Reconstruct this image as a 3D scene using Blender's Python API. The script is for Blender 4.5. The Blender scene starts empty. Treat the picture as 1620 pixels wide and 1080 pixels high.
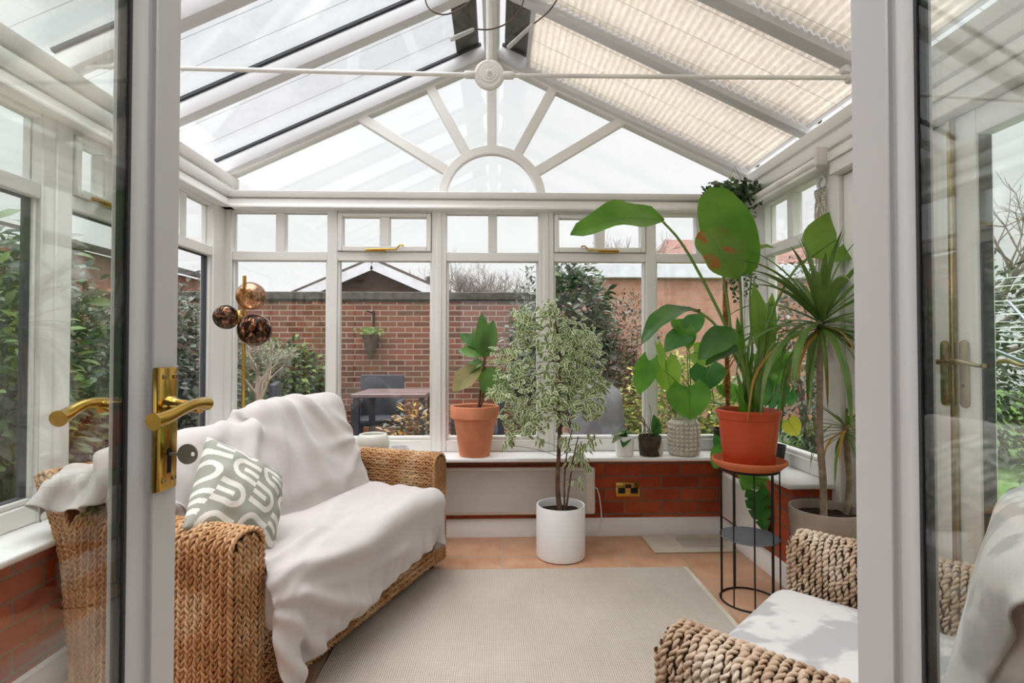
EXPOSURE = 0.0
import bpy, bmesh, math, random
import numpy as np
from mathutils import Vector, Matrix, noise as mnoise

S = bpy.context.scene
COL = S.collection
PI = math.pi
R = random.Random(7)
def V(*a): return Vector(a)

# ------------------------------------------------------------------ helpers
def tag(o, label=None, cat=None, group=None, kind=None):
    if label: o['label'] = label
    if cat: o['category'] = cat
    if group: o['group'] = group
    if kind: o['kind'] = kind
    return o

def empty(name, loc, label, cat, group=None, kind=None, rz=0.0):
    o = bpy.data.objects.new(name, None)
    o.empty_display_size = 0.05
    o.location = loc
    o.rotation_euler = (0, 0, rz)
    COL.objects.link(o)
    o['_loc'] = 1
    del o['_loc']
    return tag(o, label, cat, group, kind)

def basis(o):
    return Matrix.LocRotScale(o.location, o.rotation_euler, o.scale)

def copy_tree(o, parent=None):
    c = o.copy()
    COL.objects.link(c)
    if parent is not None:
        c.parent = parent
    for ch in list(o.children):
        copy_tree(ch, c)
    return c

class MB:
    def __init__(s):
        s.v = []; s.f = []; s.m = []
    def add(s, vs, fs, mi=0):
        b = len(s.v)
        s.v.extend([tuple(p) for p in vs])
        s.f.extend([tuple(i + b for i in f) for f in fs])
        s.m.extend([mi] * len(fs))
        return s
    def box(s, x0, x1, y0, y1, z0, z1, mi=0):
        vs = [(x, y, z) for x in (x0, x1) for y in (y0, y1) for z in (z0, z1)]
        fs = [(0, 1, 3, 2), (4, 6, 7, 5), (0, 4, 5, 1), (2, 3, 7, 6), (0, 2, 6, 4), (1, 5, 7, 3)]
        return s.add(vs, fs, mi)
    def obox(s, c, a, b, d, mi=0):
        c = Vector(c); a = Vector(a); b = Vector(b); d = Vector(d)
        vs = [c + a * i + b * j + d * k for i in (-1, 1) for j in (-1, 1) for k in (-1, 1)]
        fs = [(0, 1, 3, 2), (4, 6, 7, 5), (0, 4, 5, 1), (2, 3, 7, 6), (0, 2, 6, 4), (1, 5, 7, 3)]
        return s.add(vs, fs, mi)
    def bar(s, p, q, w, h, up=(0, 0, 1), mi=0):
        p = Vector(p); q = Vector(q); t = (q - p); L = t.length; t.normalize()
        up = Vector(up); side = t.cross(up).normalized(); up = side.cross(t)
        return s.obox((p + q) / 2, t * L / 2, side * w / 2, up * h / 2, mi)
    def tube(s, pts, r, n=8, mi=0, cap=True):
        pts = [Vector(p) for p in pts]
        k = len(pts)
        rs = r if isinstance(r, (list, tuple)) else [r] * k
        vs = []
        prev = None
        for i, p in enumerate(pts):
            t = (pts[min(i + 1, k - 1)] - pts[max(i - 1, 0)])
            if t.length < 1e-9: t = V(0, 0, 1)
            t.normalize()
            if prev is None:
                a = V(0, 0, 1) if abs(t.z) < 0.9 else V(1, 0, 0)
                n1 = t.cross(a).normalized()
            else:
                n1 = (prev - t * prev.dot(t))
                n1 = n1.normalized() if n1.length > 1e-6 else t.orthogonal().normalized()
            prev = n1
            n2 = t.cross(n1)
            for j in range(n):
                an = 2 * PI * j / n
                vs.append(p + (n1 * math.cos(an) + n2 * math.sin(an)) * rs[i])
        fs = []
        for i in range(k - 1):
            for j in range(n):
                j2 = (j + 1) % n
                fs.append((i * n + j, i * n + j2, (i + 1) * n + j2, (i + 1) * n + j))
        if cap:
            fs.append(tuple(range(n - 1, -1, -1)))
            fs.append(tuple((k - 1) * n + j for j in range(n)))
        return s.add(vs, fs, mi)
    def lathe(s, prof, c=(0, 0, 0), n=40, mi=0, axis=(0, 0, 1)):
        c = Vector(c); ax = Vector(axis).normalized()
        e1 = ax.orthogonal().normalized() if abs(ax.z) < 0.999 else V(1, 0, 0)
        e2 = ax.cross(e1)
        vs = []
        for (r, z) in prof:
            for j in range(n):
                a = 2 * PI * j / n
                vs.append(c + ax * z + (e1 * math.cos(a) + e2 * math.sin(a)) * r)
        fs = []
        for i in range(len(prof) - 1):
            for j in range(n):
                j2 = (j + 1) % n
                fs.append((i * n + j, i * n + j2, (i + 1) * n + j2, (i + 1) * n + j))
        if prof[0][0] > 1e-6: fs.append(tuple(range(n - 1, -1, -1)))
        if prof[-1][0] > 1e-6: fs.append(tuple((len(prof) - 1) * n + j for j in range(n)))
        return s.add(vs, fs, mi)
    def prism(s, poly, axis, a0, a1, mi=0):
        def P(u, v, a):
            return (u, a, v) if axis == 'y' else ((a, u, v) if axis == 'x' else (u, v, a))
        n = len(poly)
        vs = [P(u, v, a0) for u, v in poly] + [P(u, v, a1) for u, v in poly]
        fs = [tuple(range(n - 1, -1, -1)), tuple(range(n, 2 * n))]
        for i in range(n):
            j = (i + 1) % n
            fs.append((i, j, n + j, n + i))
        return s.add(vs, fs, mi)
    def grid(s, P, mi=0, flip=False):
        # P: rows of points
        nr = len(P); nc = len(P[0])
        vs = [p for row in P for p in row]
        fs = []
        for i in range(nr - 1):
            for j in range(nc - 1):
                q = (i * nc + j, i * nc + j + 1, (i + 1) * nc + j + 1, (i + 1) * nc + j)
                fs.append(q[::-1] if flip else q)
        return s.add(vs, fs, mi)
    def leaf(s, base, tip, nrm, width, bend=0.0, prof='oval', nl=8, nw=4, cup=0.15, wave=0.0, wn=3, ph=0.0, mi=0, edge_mi=None, lobe=0.0, twist=0.0):
        base = Vector(base); tip = Vector(tip); t = tip - base; L = t.length
        if L < 1e-6: return s
        t = t / L
        nrm = Vector(nrm)
        side0 = t.cross(nrm)
        if side0.length < 1e-5: side0 = t.orthogonal()
        side0.normalize(); n0 = side0.cross(t).normalized()
        f = PROF[prof]
        vs = []; fs = []; ms = []
        for i in range(nl + 1):
            u = i / nl
            w = f(u) * width / 2
            ta = twist * u
            side = side0 * math.cos(ta) + n0 * math.sin(ta)
            nn = n0 * math.cos(ta) - side0 * math.sin(ta)
            c = base + t * (L * u) + n0 * (bend * 4 * u * (1 - u) if bend >= 0 else bend * u * u * 1.0)
            for j in range(nw + 1):
                a = (j / nw) * 2 - 1
                p = c + side * (a * w) + nn * (abs(a) ** 1.5 * w * cup)
                if wave: p = p + nn * (wave * abs(a) ** 2 * math.sin(wn * 2 * PI * u + ph + (1.3 if a > 0 else 0)))
                if lobe: p = p - t * (L * lobe * abs(a) ** 1.6 * max(0, 1 - u * 3.2))
                vs.append(p)
        for i in range(nl):
            for j in range(nw):
                fs.append((i * (nw + 1) + j, i * (nw + 1) + j + 1, (i + 1) * (nw + 1) + j + 1, (i + 1) * (nw + 1) + j))
                ms.append(edge_mi if (edge_mi is not None and (j == 0 or j == nw - 1 or i == nl - 1)) else mi)
        b = len(s.v)
        s.v.extend([tuple(p) for p in vs]); s.f.extend([tuple(q + b for q in fc) for fc in fs]); s.m.extend(ms)
        return s
    def build(s, name, mats, parent=None, bevel=0.0, seg=1, smooth=35, world=True, normals=True):
        me = bpy.data.meshes.new(name)
        me.from_pydata(s.v, [], s.f)
        if not isinstance(mats, (list, tuple)): mats = [mats]
        for m in mats: me.materials.append(m)
        if len(mats) > 1: me.polygons.foreach_set('material_index', s.m)
        if bevel > 0 or normals:
            bm = bmesh.new(); bm.from_mesh(me)
            if normals: bmesh.ops.recalc_face_normals(bm, faces=bm.faces)
            if bevel > 0:
                es = [e for e in bm.edges if len(e.link_faces) == 2 and e.calc_face_angle(0) > 0.6]
                bmesh.ops.bevel(bm, geom=es, offset=bevel, segments=seg, profile=0.5, affect='EDGES', clamp_overlap=True)
            bm.to_mesh(me); bm.free()
        if smooth:
            me.polygons.foreach_set('use_smooth', [True] * len(me.polygons))
            if smooth < 180: me.set_sharp_from_angle(angle=math.radians(smooth))
        me.update()
        o = bpy.data.objects.new(name, me)
        COL.objects.link(o)
        if parent is not None:
            o.parent = parent
            if world:
                m = Matrix.Identity(4); q = parent; chain = []
                while q is not None:
                    chain.append(q); q = q.parent
                for q in reversed(chain):
                    m = m @ (q.matrix_parent_inverse if q.parent else Matrix.Identity(4)) @ basis(q)
                o.matrix_parent_inverse = m.inverted()
        return o

def ovalf(p, q): return lambda u: max(0.0, math.sin(PI * u ** p)) ** q
PROF = {
    'round': lambda u: max(0.0, math.sin(PI * (0.03 + 0.97 * u) ** 0.92)) ** 0.42,
    'oval': ovalf(0.85, 0.75),
    'broad': ovalf(0.72, 0.55),
    'lance': lambda u: max(0.0, math.sin(PI * (0.06 + 0.94 * u) ** 0.7)) ** 0.9,
    'strap': lambda u: min(1.0, 0.55 + 2.2 * u) * max(0.0, 1 - u ** 2.6) ** 0.8,
    'heart': lambda u: (0.52 + 0.48 * math.sin(PI / 2 * min(1.0, u / 0.27)) if u < 0.27 else max(0.0, (1 - ((u - 0.27) / 0.73) ** 1.9)) ** 0.85),
    'fern': lambda u: max(0.0, math.sin(PI * u)) ,
}

# rope: twisted strands along many paths -> fast numpy mesh
def rope_arrays(paths, rs, off, pitch, plies=2, n=6, phase=0.0, jit=0.0, seed=1, hands=(1, 1)):
    rng = np.random.RandomState(seed)
    allv = []; allf = []; b = 0
    for pi_, P in enumerate(paths):
        P = np.asarray(P, float)
        k = len(P)
        T = np.gradient(P, axis=0); T /= (np.linalg.norm(T, axis=1)[:, None] + 1e-9)
        # parallel frame
        N = np.zeros_like(P)
        a = np.array([0, 0, 1.0]) if abs(T[0, 2]) < 0.9 else np.array([1.0, 0, 0])
        v = np.cross(T[0], a); v /= np.linalg.norm(v)
        N[0] = v
        for i in range(1, k):
            v = N[i - 1] - T[i] * np.dot(N[i - 1], T[i]); N[i] = v / (np.linalg.norm(v) + 1e-9)
        B = np.cross(T, N)
        s = np.concatenate([[0], np.cumsum(np.linalg.norm(np.diff(P, axis=0), axis=1))])
        ph0 = rng.rand() * 6.28 if jit else phase
        wob = 1 + jit * 0.25 * np.sin(s * (20 + 15 * rng.rand()) + rng.rand() * 6)
        for q in range(plies):
            an = (hands[pi_ % 2]) * 2 * PI * (s / pitch) + ph0 + 2 * PI * q / plies
            C = P + (N * np.cos(an)[:, None] + B * np.sin(an)[:, None]) * off
            Tt = np.gradient(C, axis=0); Tt /= (np.linalg.norm(Tt, axis=1)[:, None] + 1e-9)
            n1 = N * np.cos(an)[:, None] + B * np.sin(an)[:, None]
            n1 = n1 - Tt * np.sum(n1 * Tt, 1)[:, None]; n1 /= (np.linalg.norm(n1, axis=1)[:, None] + 1e-9)
            n2 = np.cross(Tt, n1)
            j = np.arange(n) * 2 * PI / n
            rr = (rs * wob)[:, None, None]
            ring = C[:, None, :] + (n1[:, None, :] * np.cos(j)[None, :, None] + n2[:, None, :] * np.sin(j)[None, :, None]) * rr
            allv.append(ring.reshape(-1, 3))
            ii = np.arange(k - 1)[:, None] * n; jj = np.arange(n)[None, :]; j2 = (jj + 1) % n
            f = np.stack([ii + jj, ii + j2, ii + n + j2, ii + n + jj], -1).reshape(-1, 4) + b
            allf.append(f)
            b += k * n
    return np.concatenate(allv), np.concatenate(allf)

def mesh_np(name, v, f, mat, parent=None):
    me = bpy.data.meshes.new(name)
    me.vertices.add(len(v)); me.vertices.foreach_set('co', np.asarray(v, np.float32).ravel())
    me.loops.add(f.size); me.loops.foreach_set('vertex_index', f.astype(np.int32).ravel())
    me.polygons.add(len(f)); me.polygons.foreach_set('loop_start', np.arange(0, f.size, f.shape[1], dtype=np.int32))
    me.polygons.foreach_set('use_smooth', np.ones(len(f), bool))
    me.update(calc_edges=True); me.validate()
    if isinstance(mat, (list, tuple)):
        for m in mat: me.materials.append(m)
    else: me.materials.append(mat)
    o = bpy.data.objects.new(name, me); COL.objects.link(o)
    if parent is not None:
        o.parent = parent
        m = basis(parent) if parent.parent is None else basis(parent.parent) @ parent.matrix_parent_inverse @ basis(parent)
        o.matrix_parent_inverse = m.inverted()
    return o

# ------------------------------------------------------------------ materials
def srgb(r, g, b):
    f = lambda c: (c / 255 / 12.92) if c / 255 <= 0.04045 else ((c / 255 + 0.055) / 1.055) ** 2.4
    return (f(r), f(g), f(b), 1)

class NT:
    def __init__(s, name):
        s.m = bpy.data.materials.new(name); s.m.use_nodes = True
        s.t = s.m.node_tree; s.t.nodes.clear()
        s.out = s.t.nodes.new('ShaderNodeOutputMaterial')
    def n(s, typ, **kw):
        o = s.t.nodes.new('ShaderNode' + typ)
        for k, v in kw.items():
            if k.startswith('i_'):
                key = k[2:].replace('_', ' ')
                o.inputs[int(key) if key.isdigit() else key].default_value = v
            else: setattr(o, k, v)
        return o
    def l(s, a, b): s.t.links.new(a, b)
    def math(s, op, a, b=None):
        o = s.n('Math', operation=op)
        for i, x in enumerate((a, b)):
            if x is None: continue
            if isinstance(x, (int, float)): o.inputs[i].default_value = x
            else: s.l(x, o.inputs[i])
        return o.outputs[0]
    def mix(s, fac, a, b, bt='MIX'):
        o = s.n('Mix', data_type='RGBA', blend_type=bt)
        for i, x in ((0, fac), (6, a), (7, b)):
            if isinstance(x, (int, float)): o.inputs[i].default_value = x
            elif isinstance(x, tuple): o.inputs[i].default_value = x
            else: s.l(x, o.inputs[i])
        return o.outputs[2]
    def ramp(s, fac, stops):
        o = s.n('ValToRGB')
        while len(o.color_ramp.elements) < len(stops): o.color_ramp.elements.new(0.5)
        for e, (p, c) in zip(o.color_ramp.elements, stops):
            e.position = p; e.color = c if len(c) == 4 else (*c, 1)
        s.l(fac, o.inputs[0]); return o.outputs[0]
    def coord(s, scale=(1, 1, 1), rot=(0, 0, 0), loc=(0, 0, 0)):
        tc = s.n('TexCoord'); mp = s.n('Mapping')
        mp.inputs['Scale'].default_value = scale; mp.inputs['Rotation'].default_value = rot; mp.inputs['Location'].default_value = loc
        s.l(tc.outputs['Object'], mp.inputs[0]); return mp.outputs[0]
    def noise(s, vec, scale, detail=3, rough=0.5):
        o = s.n('TexNoise'); o.inputs['Scale'].default_value = scale; o.inputs['Detail'].default_value = detail; o.inputs['Roughness'].default_value = rough
        s.l(vec, o.inputs['Vector']); return o.outputs[0]
    def princ(s, col, rough=0.5, metal=0.0, spec=0.5, bump=None, bdist=0.005, bstr=0.5, **kw):
        p = s.n('BsdfPrincipled')
        if isinstance(col, tuple): p.inputs['Base Color'].default_value = col
        else: s.l(col, p.inputs['Base Color'])
        if isinstance(rough, (int, float)): p.inputs['Roughness'].default_value = rough
        else: s.l(rough, p.inputs['Roughness'])
        p.inputs['Metallic'].default_value = metal
        p.inputs['Specular IOR Level'].default_value = spec
        for k, v in kw.items(): p.inputs[k.replace('_', ' ')].default_value = v
        if bump is not None:
            b = s.n('Bump'); b.inputs['Distance'].default_value = bdist; b.inputs['Strength'].default_value = bstr
            s.l(bump, b.inputs['Height']); s.l(b.outputs[0], p.inputs['Normal'])
        return p
    def done(s, sh):
        s.l(sh.outputs[0] if hasattr(sh, 'outputs') else sh, s.out.inputs[0]); return s.m

M = {}
def plain(name, rgb, rough=0.5, metal=0.0, spec=0.5, var=0.08, vs=6.0, bump=0.0, bs=60.0):
    t = NT(name); c = t.coord()
    base = srgb(*rgb)
    nz = t.noise(c, vs, 4)
    dark = tuple(x * (1 - var * 1.6) for x in base[:3]) + (1,); light = tuple(min(1, x * (1 + var)) for x in base[:3]) + (1,)
    col = t.ramp(nz, [(0.3, dark), (0.7, light)])
    bp = t.noise(c, bs, 3) if bump else None
    M[name] = t.done(t.princ(col, rough, metal, spec, bp, bump if bump else 0.001, 0.6))
    return M[name]

def leafmat(name, rgb, rgb2, rough=0.4, trans=0.3, vs=8.0, spots=None):
    t = NT(name); c = t.coord()
    nz = t.noise(c, vs, 3)
    col = t.ramp(nz, [(0.3, srgb(*rgb)), (0.7, srgb(*rgb2))])
    if spots:
        n2 = t.noise(c, 14.0, 2)
        col = t.mix(t.ramp(n2, [(0.58, (0, 0, 0)), (0.66, (0.9, 0.9, 0.9))]), col, srgb(*spots))
    p = t.princ(col, rough, 0, 0.4)
    tr = t.n('BsdfTranslucent'); t.l(col, tr.inputs[0])
    mx = t.n('MixShader'); mx.inputs[0].default_value = trans
    t.l(p.outputs[0], mx.inputs[1]); t.l(tr.outputs[0], mx.inputs[2])
    M[name] = t.done(mx); return M[name]

def glassmat(name, tint, k=1.0, base=0.045, dirt=0.0):
    t = NT(name)
    lw = t.n('LayerWeight'); lw.inputs[0].default_value = 0.5
    f = t.math('POWER', lw.outputs['Facing'], 4.5)
    f = t.math('MULTIPLY', f, 0.95)
    f = t.math('ADD', f, base)
    f = t.math('MULTIPLY', f, k)
    tr = t.n('BsdfTransparent'); tr.inputs[0].default_value = tint
    gl = t.n('BsdfGlossy'); gl.inputs['Roughness'].default_value = 0.0; gl.inputs[0].default_value = (1, 1, 1, 1)
    mx = t.n('MixShader'); t.l(f, mx.inputs[0]); t.l(tr.outputs[0], mx.inputs[1]); t.l(gl.outputs[0], mx.inputs[2])
    sh = mx
    if dirt:
        c = t.coord(scale=(1, 1, 0.25))
        nz = t.ramp(t.noise(c, 7, 5, 0.6), [(0.45, (0, 0, 0)), (0.85, (dirt, dirt, dirt))])
        df = t.n('BsdfDiffuse'); df.inputs[0].default_value = (0.6, 0.6, 0.58, 1)
        m2 = t.n('MixShader'); t.l(nz, m2.inputs[0]); t.l(mx.outputs[0], m2.inputs[1]); t.l(df.outputs[0], m2.inputs[2]); sh = m2
    M[name] = t.done(sh); return M[name]

def brickmat(name, axis, c1, c2, mort, c3=None, bw=0.225, bh=0.075, ms=0.010, off=(0, 0), bump=0.004, mold=None):
    t = NT(name); tc = t.n('TexCoord'); sp = t.n('SeparateXYZ'); t.l(tc.outputs['Object'], sp.inputs[0])
    cb = t.n('CombineXYZ')
    u = sp.outputs[0] if axis == 'x' else sp.outputs[1]
    t.l(t.math('ADD', u, off[0] + 50 * bw), cb.inputs[0]); t.l(t.math('ADD', sp.outputs[2], off[1] + 20 * bh), cb.inputs[1])
    br = t.n('TexBrick'); t.l(cb.outputs[0], br.inputs['Vector'])
    br.inputs['Scale'].default_value = 1.0; br.inputs['Brick Width'].default_value = bw; br.inputs['Row Height'].default_value = bh
    br.inputs['Mortar Size'].default_value = ms / 2; br.inputs['Mortar Smooth'].default_value = 0.15; br.inputs['Bias'].default_value = -0.1
    br.inputs['Color1'].default_value = srgb(*c1); br.inputs['Color2'].default_value = srgb(*c2); br.inputs['Mortar'].default_value = srgb(*mort)
    nz = t.noise(tc.outputs['Object'], 5.0, 4)
    col = br.outputs[0]
    if c3:
        col = t.mix(t.math('MULTIPLY', t.ramp(nz, [(0.45, (0, 0, 0)), (0.65, (1, 1, 1))]), 0.55), col, srgb(*c3))
        col = t.mix(br.outputs['Fac'], col, srgb(*mort))
    if mold:
        n3 = t.noise(tc.outputs['Object'], 2.3, 5, 0.7)
        col = t.mix(t.ramp(n3, [(0.5, (0, 0, 0)), (0.72, (0.6, 0.6, 0.6))]), col, srgb(*mold))
    fine = t.noise(tc.outputs['Object'], 90.0, 3)
    col = t.mix(0.35, col, t.ramp(fine, [(0.3, (0.35, 0.35, 0.35)), (0.7, (1, 1, 1))]), 'MULTIPLY')
    h = t.math('ADD', t.math('MULTIPLY', br.outputs['Fac'], -1.0), t.math('MULTIPLY', fine, 0.25))
    M[name] = t.done(t.princ(col, 0.85, 0, 0.2, h, bump, 1.0)); return M[name]

# painted frame timber / plastic
def paint(name, rgb, rough=0.38):
    t = NT(name); c = t.coord()
    nz = t.noise(c, 3.0, 4)
    b = srgb(*rgb)
    col = t.ramp(nz, [(0.35, tuple(x * 0.95 for x in b[:3]) + (1,)), (0.65, b)])
    g = t.noise(t.coord(scale=(30, 30, 2.0)), 6, 3)
    M[name] = t.done(t.princ(col, rough, 0, 0.45, g, 0.0003, 0.12)); return M[name]
paint('frame_white', (236, 234, 230))
paint('frame_grey', (214, 214, 216))
paint('door_paint', (224, 223, 223), 0.42)
paint('sill_white', (243, 242, 241), 0.3)
plain('gasket', (62, 64, 70), 0.6)
plain('spacer', (84, 88, 88), 0.5, 0.2)
glassmat('glass', (0.985, 0.992, 0.99, 1), 0.85)
glassmat('door_glass', (0.965, 0.98, 0.97, 1), 1.15, 0.05)
glassmat('roof_glass', (0.985, 0.99, 0.998, 1), 0.8, 0.045, 0.07)
plain('brass', (205, 168, 84), 0.16, 1.0, 0.5, 0.1, 9)
plain('antique_brass', (176, 158, 116), 0.26, 1.0, 0.5, 0.15, 20)
plain('steel_key', (176, 170, 150), 0.5, 0.2)
plain('black_void', (10, 10, 10), 0.8)
plain('black_metal', (34, 33, 34), 0.45, 0.4)
plain('grey_disc', (104, 106, 112), 0.5, 0.1)
plain('grey_tube', (150, 150, 154), 0.5)
brickmat('brick_in_x', 'x', (184, 86, 54), (156, 66, 44), (136, 110, 94), (198, 106, 66), off=(0.02, 0.024))
brickmat('brick_in_y', 'y', (184, 86, 54), (156, 66, 44), (136, 110, 94), (198, 106, 66), off=(0.02, 0.024))
brickmat('brick_garden', 'x', (146, 90, 70), (96, 62, 53), (174, 157, 140), (124, 80, 62), bw=0.225, bh=0.075, ms=0.015, mold=(112, 104, 78), bump=0.006)
brickmat('brick_garage', 'x', (196, 146, 126), (178, 126, 108), (186, 162, 146), (202, 156, 138), bump=0.003)
brickmat('brick_dark', 'x', (86, 64, 56), (70, 52, 46), (96, 84, 76), bump=0.003)
plain('coping', (88, 84, 78), 0.9, 0, 0.2, 0.25, 12, 0.01, 40)
plain('fascia', (214, 216, 222), 0.5)
# floor tiles
def tilemat():
    t = NT('terracotta_tile'); tc = t.n('TexCoord'); mp = t.n('Mapping')
    mp.inputs['Location'].default_value = (-0.033 + 40 * 0.3217, -2.88 + 40 * 0.3217, 0)
    t.l(tc.outputs['Object'], mp.inputs[0])
    br = t.n('TexBrick', offset=0.0, squash=1.0); t.l(mp.outputs[0], br.inputs['Vector'])
    br.inputs['Scale'].default_value = 1; br.inputs['Brick Width'].default_value = 0.3217; br.inputs['Row Height'].default_value = 0.3217
    br.inputs['Mortar Size'].default_value = 0.0048; br.inputs['Mortar Smooth'].default_value = 0.1
    br.inputs['Color1'].default_value = srgb(206, 160, 128); br.inputs['Color2'].default_value = srgb(194, 146, 114); br.inputs['Mortar'].default_value = srgb(186, 164, 144)
    nz = t.noise(tc.outputs['Object'], 9.0, 5)
    col = t.mix(0.45, br.outputs[0], t.ramp(nz, [(0.3, srgb(176, 122, 90)), (0.7, srgb(224, 184, 152))]), 'MIX')
    col = t.mix(br.outputs['Fac'], col, srgb(184, 164, 146))
    h = t.math('ADD', t.math('MULTIPLY', br.outputs['Fac'], -1.0), t.math('MULTIPLY', nz, 0.2))
    M['tile'] = t.done(t.princ(col, 0.38, 0, 0.4, h, 0.003, 0.8))
tilemat()
def rugmat():
    t = NT('rug_weave'); tc = t.n('TexCoord'); sp = t.n('SeparateXYZ'); t.l(tc.outputs['Object'], sp.inputs[0])
    k = 2 * PI / 0.016
    sx = t.math('SINE', t.math('MULTIPLY', t.math('ADD', sp.outputs[0], sp.outputs[1]), k)); sy = t.math('SINE', t.math('MULTIPLY', t.math('SUBTRACT', sp.outputs[0], sp.outputs[1]), k))
    pr = t.math('MULTIPLY', sx, sy)
    h = t.math('MULTIPLY', t.math('ADD', pr, 1.0), 0.5)
    nz = t.noise(tc.outputs['Object'], 2.5, 4)
    col = t.ramp(h, [(0.1, srgb(160, 148, 134)), (0.75, srgb(206, 196, 184))])
    col = t.mix(0.16, col, t.ramp(nz, [(0.3, srgb(150, 138, 126)), (0.7, srgb(225, 216, 206))]))
    M['rug'] = t.done(t.princ(col, 0.95, 0, 0.1, h, 0.003, 0.8))
rugmat()
def wickermat(name, a, b, c, vs=7.0):
    t = NT(name); cc = t.coord()
    n1 = t.noise(cc, vs, 4); n2 = t.noise(cc, 60.0, 3)
    col = t.ramp(n1, [(0.30, srgb(*a)), (0.5, srgb(*b)), (0.72, srgb(*c))])
    col = t.mix(0.55, col, t.ramp(n2, [(0.3, (0.6, 0.57, 0.54)), (0.65, (1, 1, 1))]), 'MULTIPLY')
    fib = t.noise(t.coord(scale=(1, 1, 1)), 220.0, 2)
    M[name] = t.done(t.princ(col, 0.62, 0, 0.3, fib, 0.001, 0.35)); return M[name]
wickermat('seagrass', (160, 110, 70), (196, 148, 102), (222, 192, 154), 6.0)
wickermat('pale_rope', (188, 156, 126), (220, 194, 168), (240, 224, 206), 8.0)
wickermat('basket_twine', (70, 60, 50), (104, 92, 78), (128, 114, 98), 14.0)
plain('wicker_core', (104, 70, 44), 0.9)
plain('rope_core', (112, 92, 70), 0.9)
def fleecemat(name, rgb, rgb2=None):
    t = NT(name); c = t.coord()
    n1 = t.noise(c, 3.5, 4); n2 = t.noise(c, 260, 2)
    b = srgb(*rgb)
    col = t.ramp(n1, [(0.35, tuple(x * 0.93 for x in b[:3]) + (1,)), (0.65, b)])
    if rgb2:
        n3 = t.noise(t.coord(scale=(1, 1.5, 1), rot=(0, 0, 0.7)), 6.0, 3, 0.5)
        col = t.mix(t.ramp(n3, [(0.50, (0, 0, 0)), (0.56, (0.85, 0.85, 0.85))]), col, srgb(*rgb2))
    p = t.princ(col, 0.95, 0, 0.1, n2, 0.001, 0.25)
    p.inputs['Sheen Weight'].default_value = 0.25; p.inputs['Sheen Roughness'].default_value = 0.5
    M[name] = t.done(p)
fleecemat('throw', (199, 192, 189))
fleecemat('marble_throw', (220, 218, 216), (172, 172, 174))
plain('pillow_green', (158, 160, 148), 0.9, 0, 0.1)
plain('pillow_white', (226, 222, 214), 0.9, 0, 0.1)
plain('terracotta', (216, 140, 104), 0.75, 0, 0.25, 0.12, 8, 0.0008, 90)
plain('red_plastic', (196, 76, 42), 0.42, 0, 0.4, 0.05)
plain('saucer_clay', (200, 112, 74), 0.7, 0, 0.25, 0.1)
plain('white_ceramic', (244, 244, 244), 0.45, 0, 0.4, 0.02)
plain('glaze_cream', (214, 214, 204), 0.35, 0, 0.5, 0.06, 12)
plain('bead_ceramic', (206, 200, 184), 0.45, 0, 0.4, 0.1, 20)
plain('grey_pot', (160, 146, 134), 0.85, 0, 0.2, 0.12, 10)
plain('soil', (52, 40, 32), 0.95, 0, 0.1, 0.4, 60, 0.006, 80)
plain('bark', (112, 84, 64), 0.85, 0, 0.2, 0.3, 30, 0.003, 60)
plain('pale_bark', (150, 132, 112), 0.85, 0, 0.2, 0.25, 30, 0.003, 60)
plain('coir', (150, 104, 64), 0.95, 0, 0.1, 0.35, 50, 0.006, 120)
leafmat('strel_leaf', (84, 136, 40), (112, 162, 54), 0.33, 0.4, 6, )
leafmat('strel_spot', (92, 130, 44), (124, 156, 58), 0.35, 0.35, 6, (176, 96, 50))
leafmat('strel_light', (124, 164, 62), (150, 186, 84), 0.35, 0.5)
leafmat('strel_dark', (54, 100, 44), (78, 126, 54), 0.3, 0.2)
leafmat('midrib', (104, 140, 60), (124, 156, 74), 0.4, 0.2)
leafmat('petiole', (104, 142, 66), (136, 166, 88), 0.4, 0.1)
leafmat('strap_leaf', (84, 116, 52), (122, 148, 78), 0.38, 0.25)
leafmat('dry_leaf', (150, 108, 54), (196, 150, 60), 0.7, 0.2)
leafmat('heart_leaf', (84, 146, 46), (114, 174, 62), 0.35, 0.4)
leafmat('heart_dark', (54, 112, 48), (76, 136, 58), 0.3, 0.25)
leafmat('heart_light', (132, 178, 58), (160, 200, 82), 0.4, 0.5)
leafmat('yellow_leaf', (196, 200, 62), (220, 214, 84), 0.5, 0.4)
leafmat('fig_leaf', (84, 126, 62), (112, 152, 80), 0.35, 0.25)
leafmat('fig_pale', (140, 142, 90), (176, 160, 108), 0.45, 0.3)
leafmat('ficus_green', (112, 134, 78), (146, 164, 108), 0.4, 0.3, 20)
leafmat('ficus_cream', (232, 238, 200), (248, 250, 226), 0.4, 0.3, 20)
leafmat('ivy_leaf', (44, 66, 40), (70, 94, 56), 0.45, 0.15, 14)
leafmat('ivy_pale', (110, 128, 92), (150, 162, 122), 0.45, 0.15, 14)
leafmat('bush_green', (60, 84, 48), (104, 128, 76), 0.4, 0.25, 3)
leafmat('bush_light', (96, 124, 62), (140, 160, 92), 0.45, 0.3, 3)
leafmat('bush_grey', (96, 104, 96), (150, 156, 146), 0.5, 0.25, 4)
leafmat('bush_dark', (50, 60, 46), (84, 92, 70), 0.45, 0.2, 3)
leafmat('bush_red', (84, 50, 44), (120, 76, 62), 0.5, 0.2, 3)
leafmat('bush_yellow', (164, 164, 76), (196, 192, 104), 0.5, 0.35, 4)
leafmat('olive_leaf', (112, 118, 96), (150, 152, 128), 0.5, 0.2, 6)
plain('twig', (108, 96, 88), 0.9)
plain('far_twig', (128, 118, 112), 0.95)
plain('pale_twig', (156, 138, 120), 0.9)
plain('patio', (120, 114, 106), 0.9, 0, 0.2, 0.2, 3, 0.004, 30)
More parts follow.
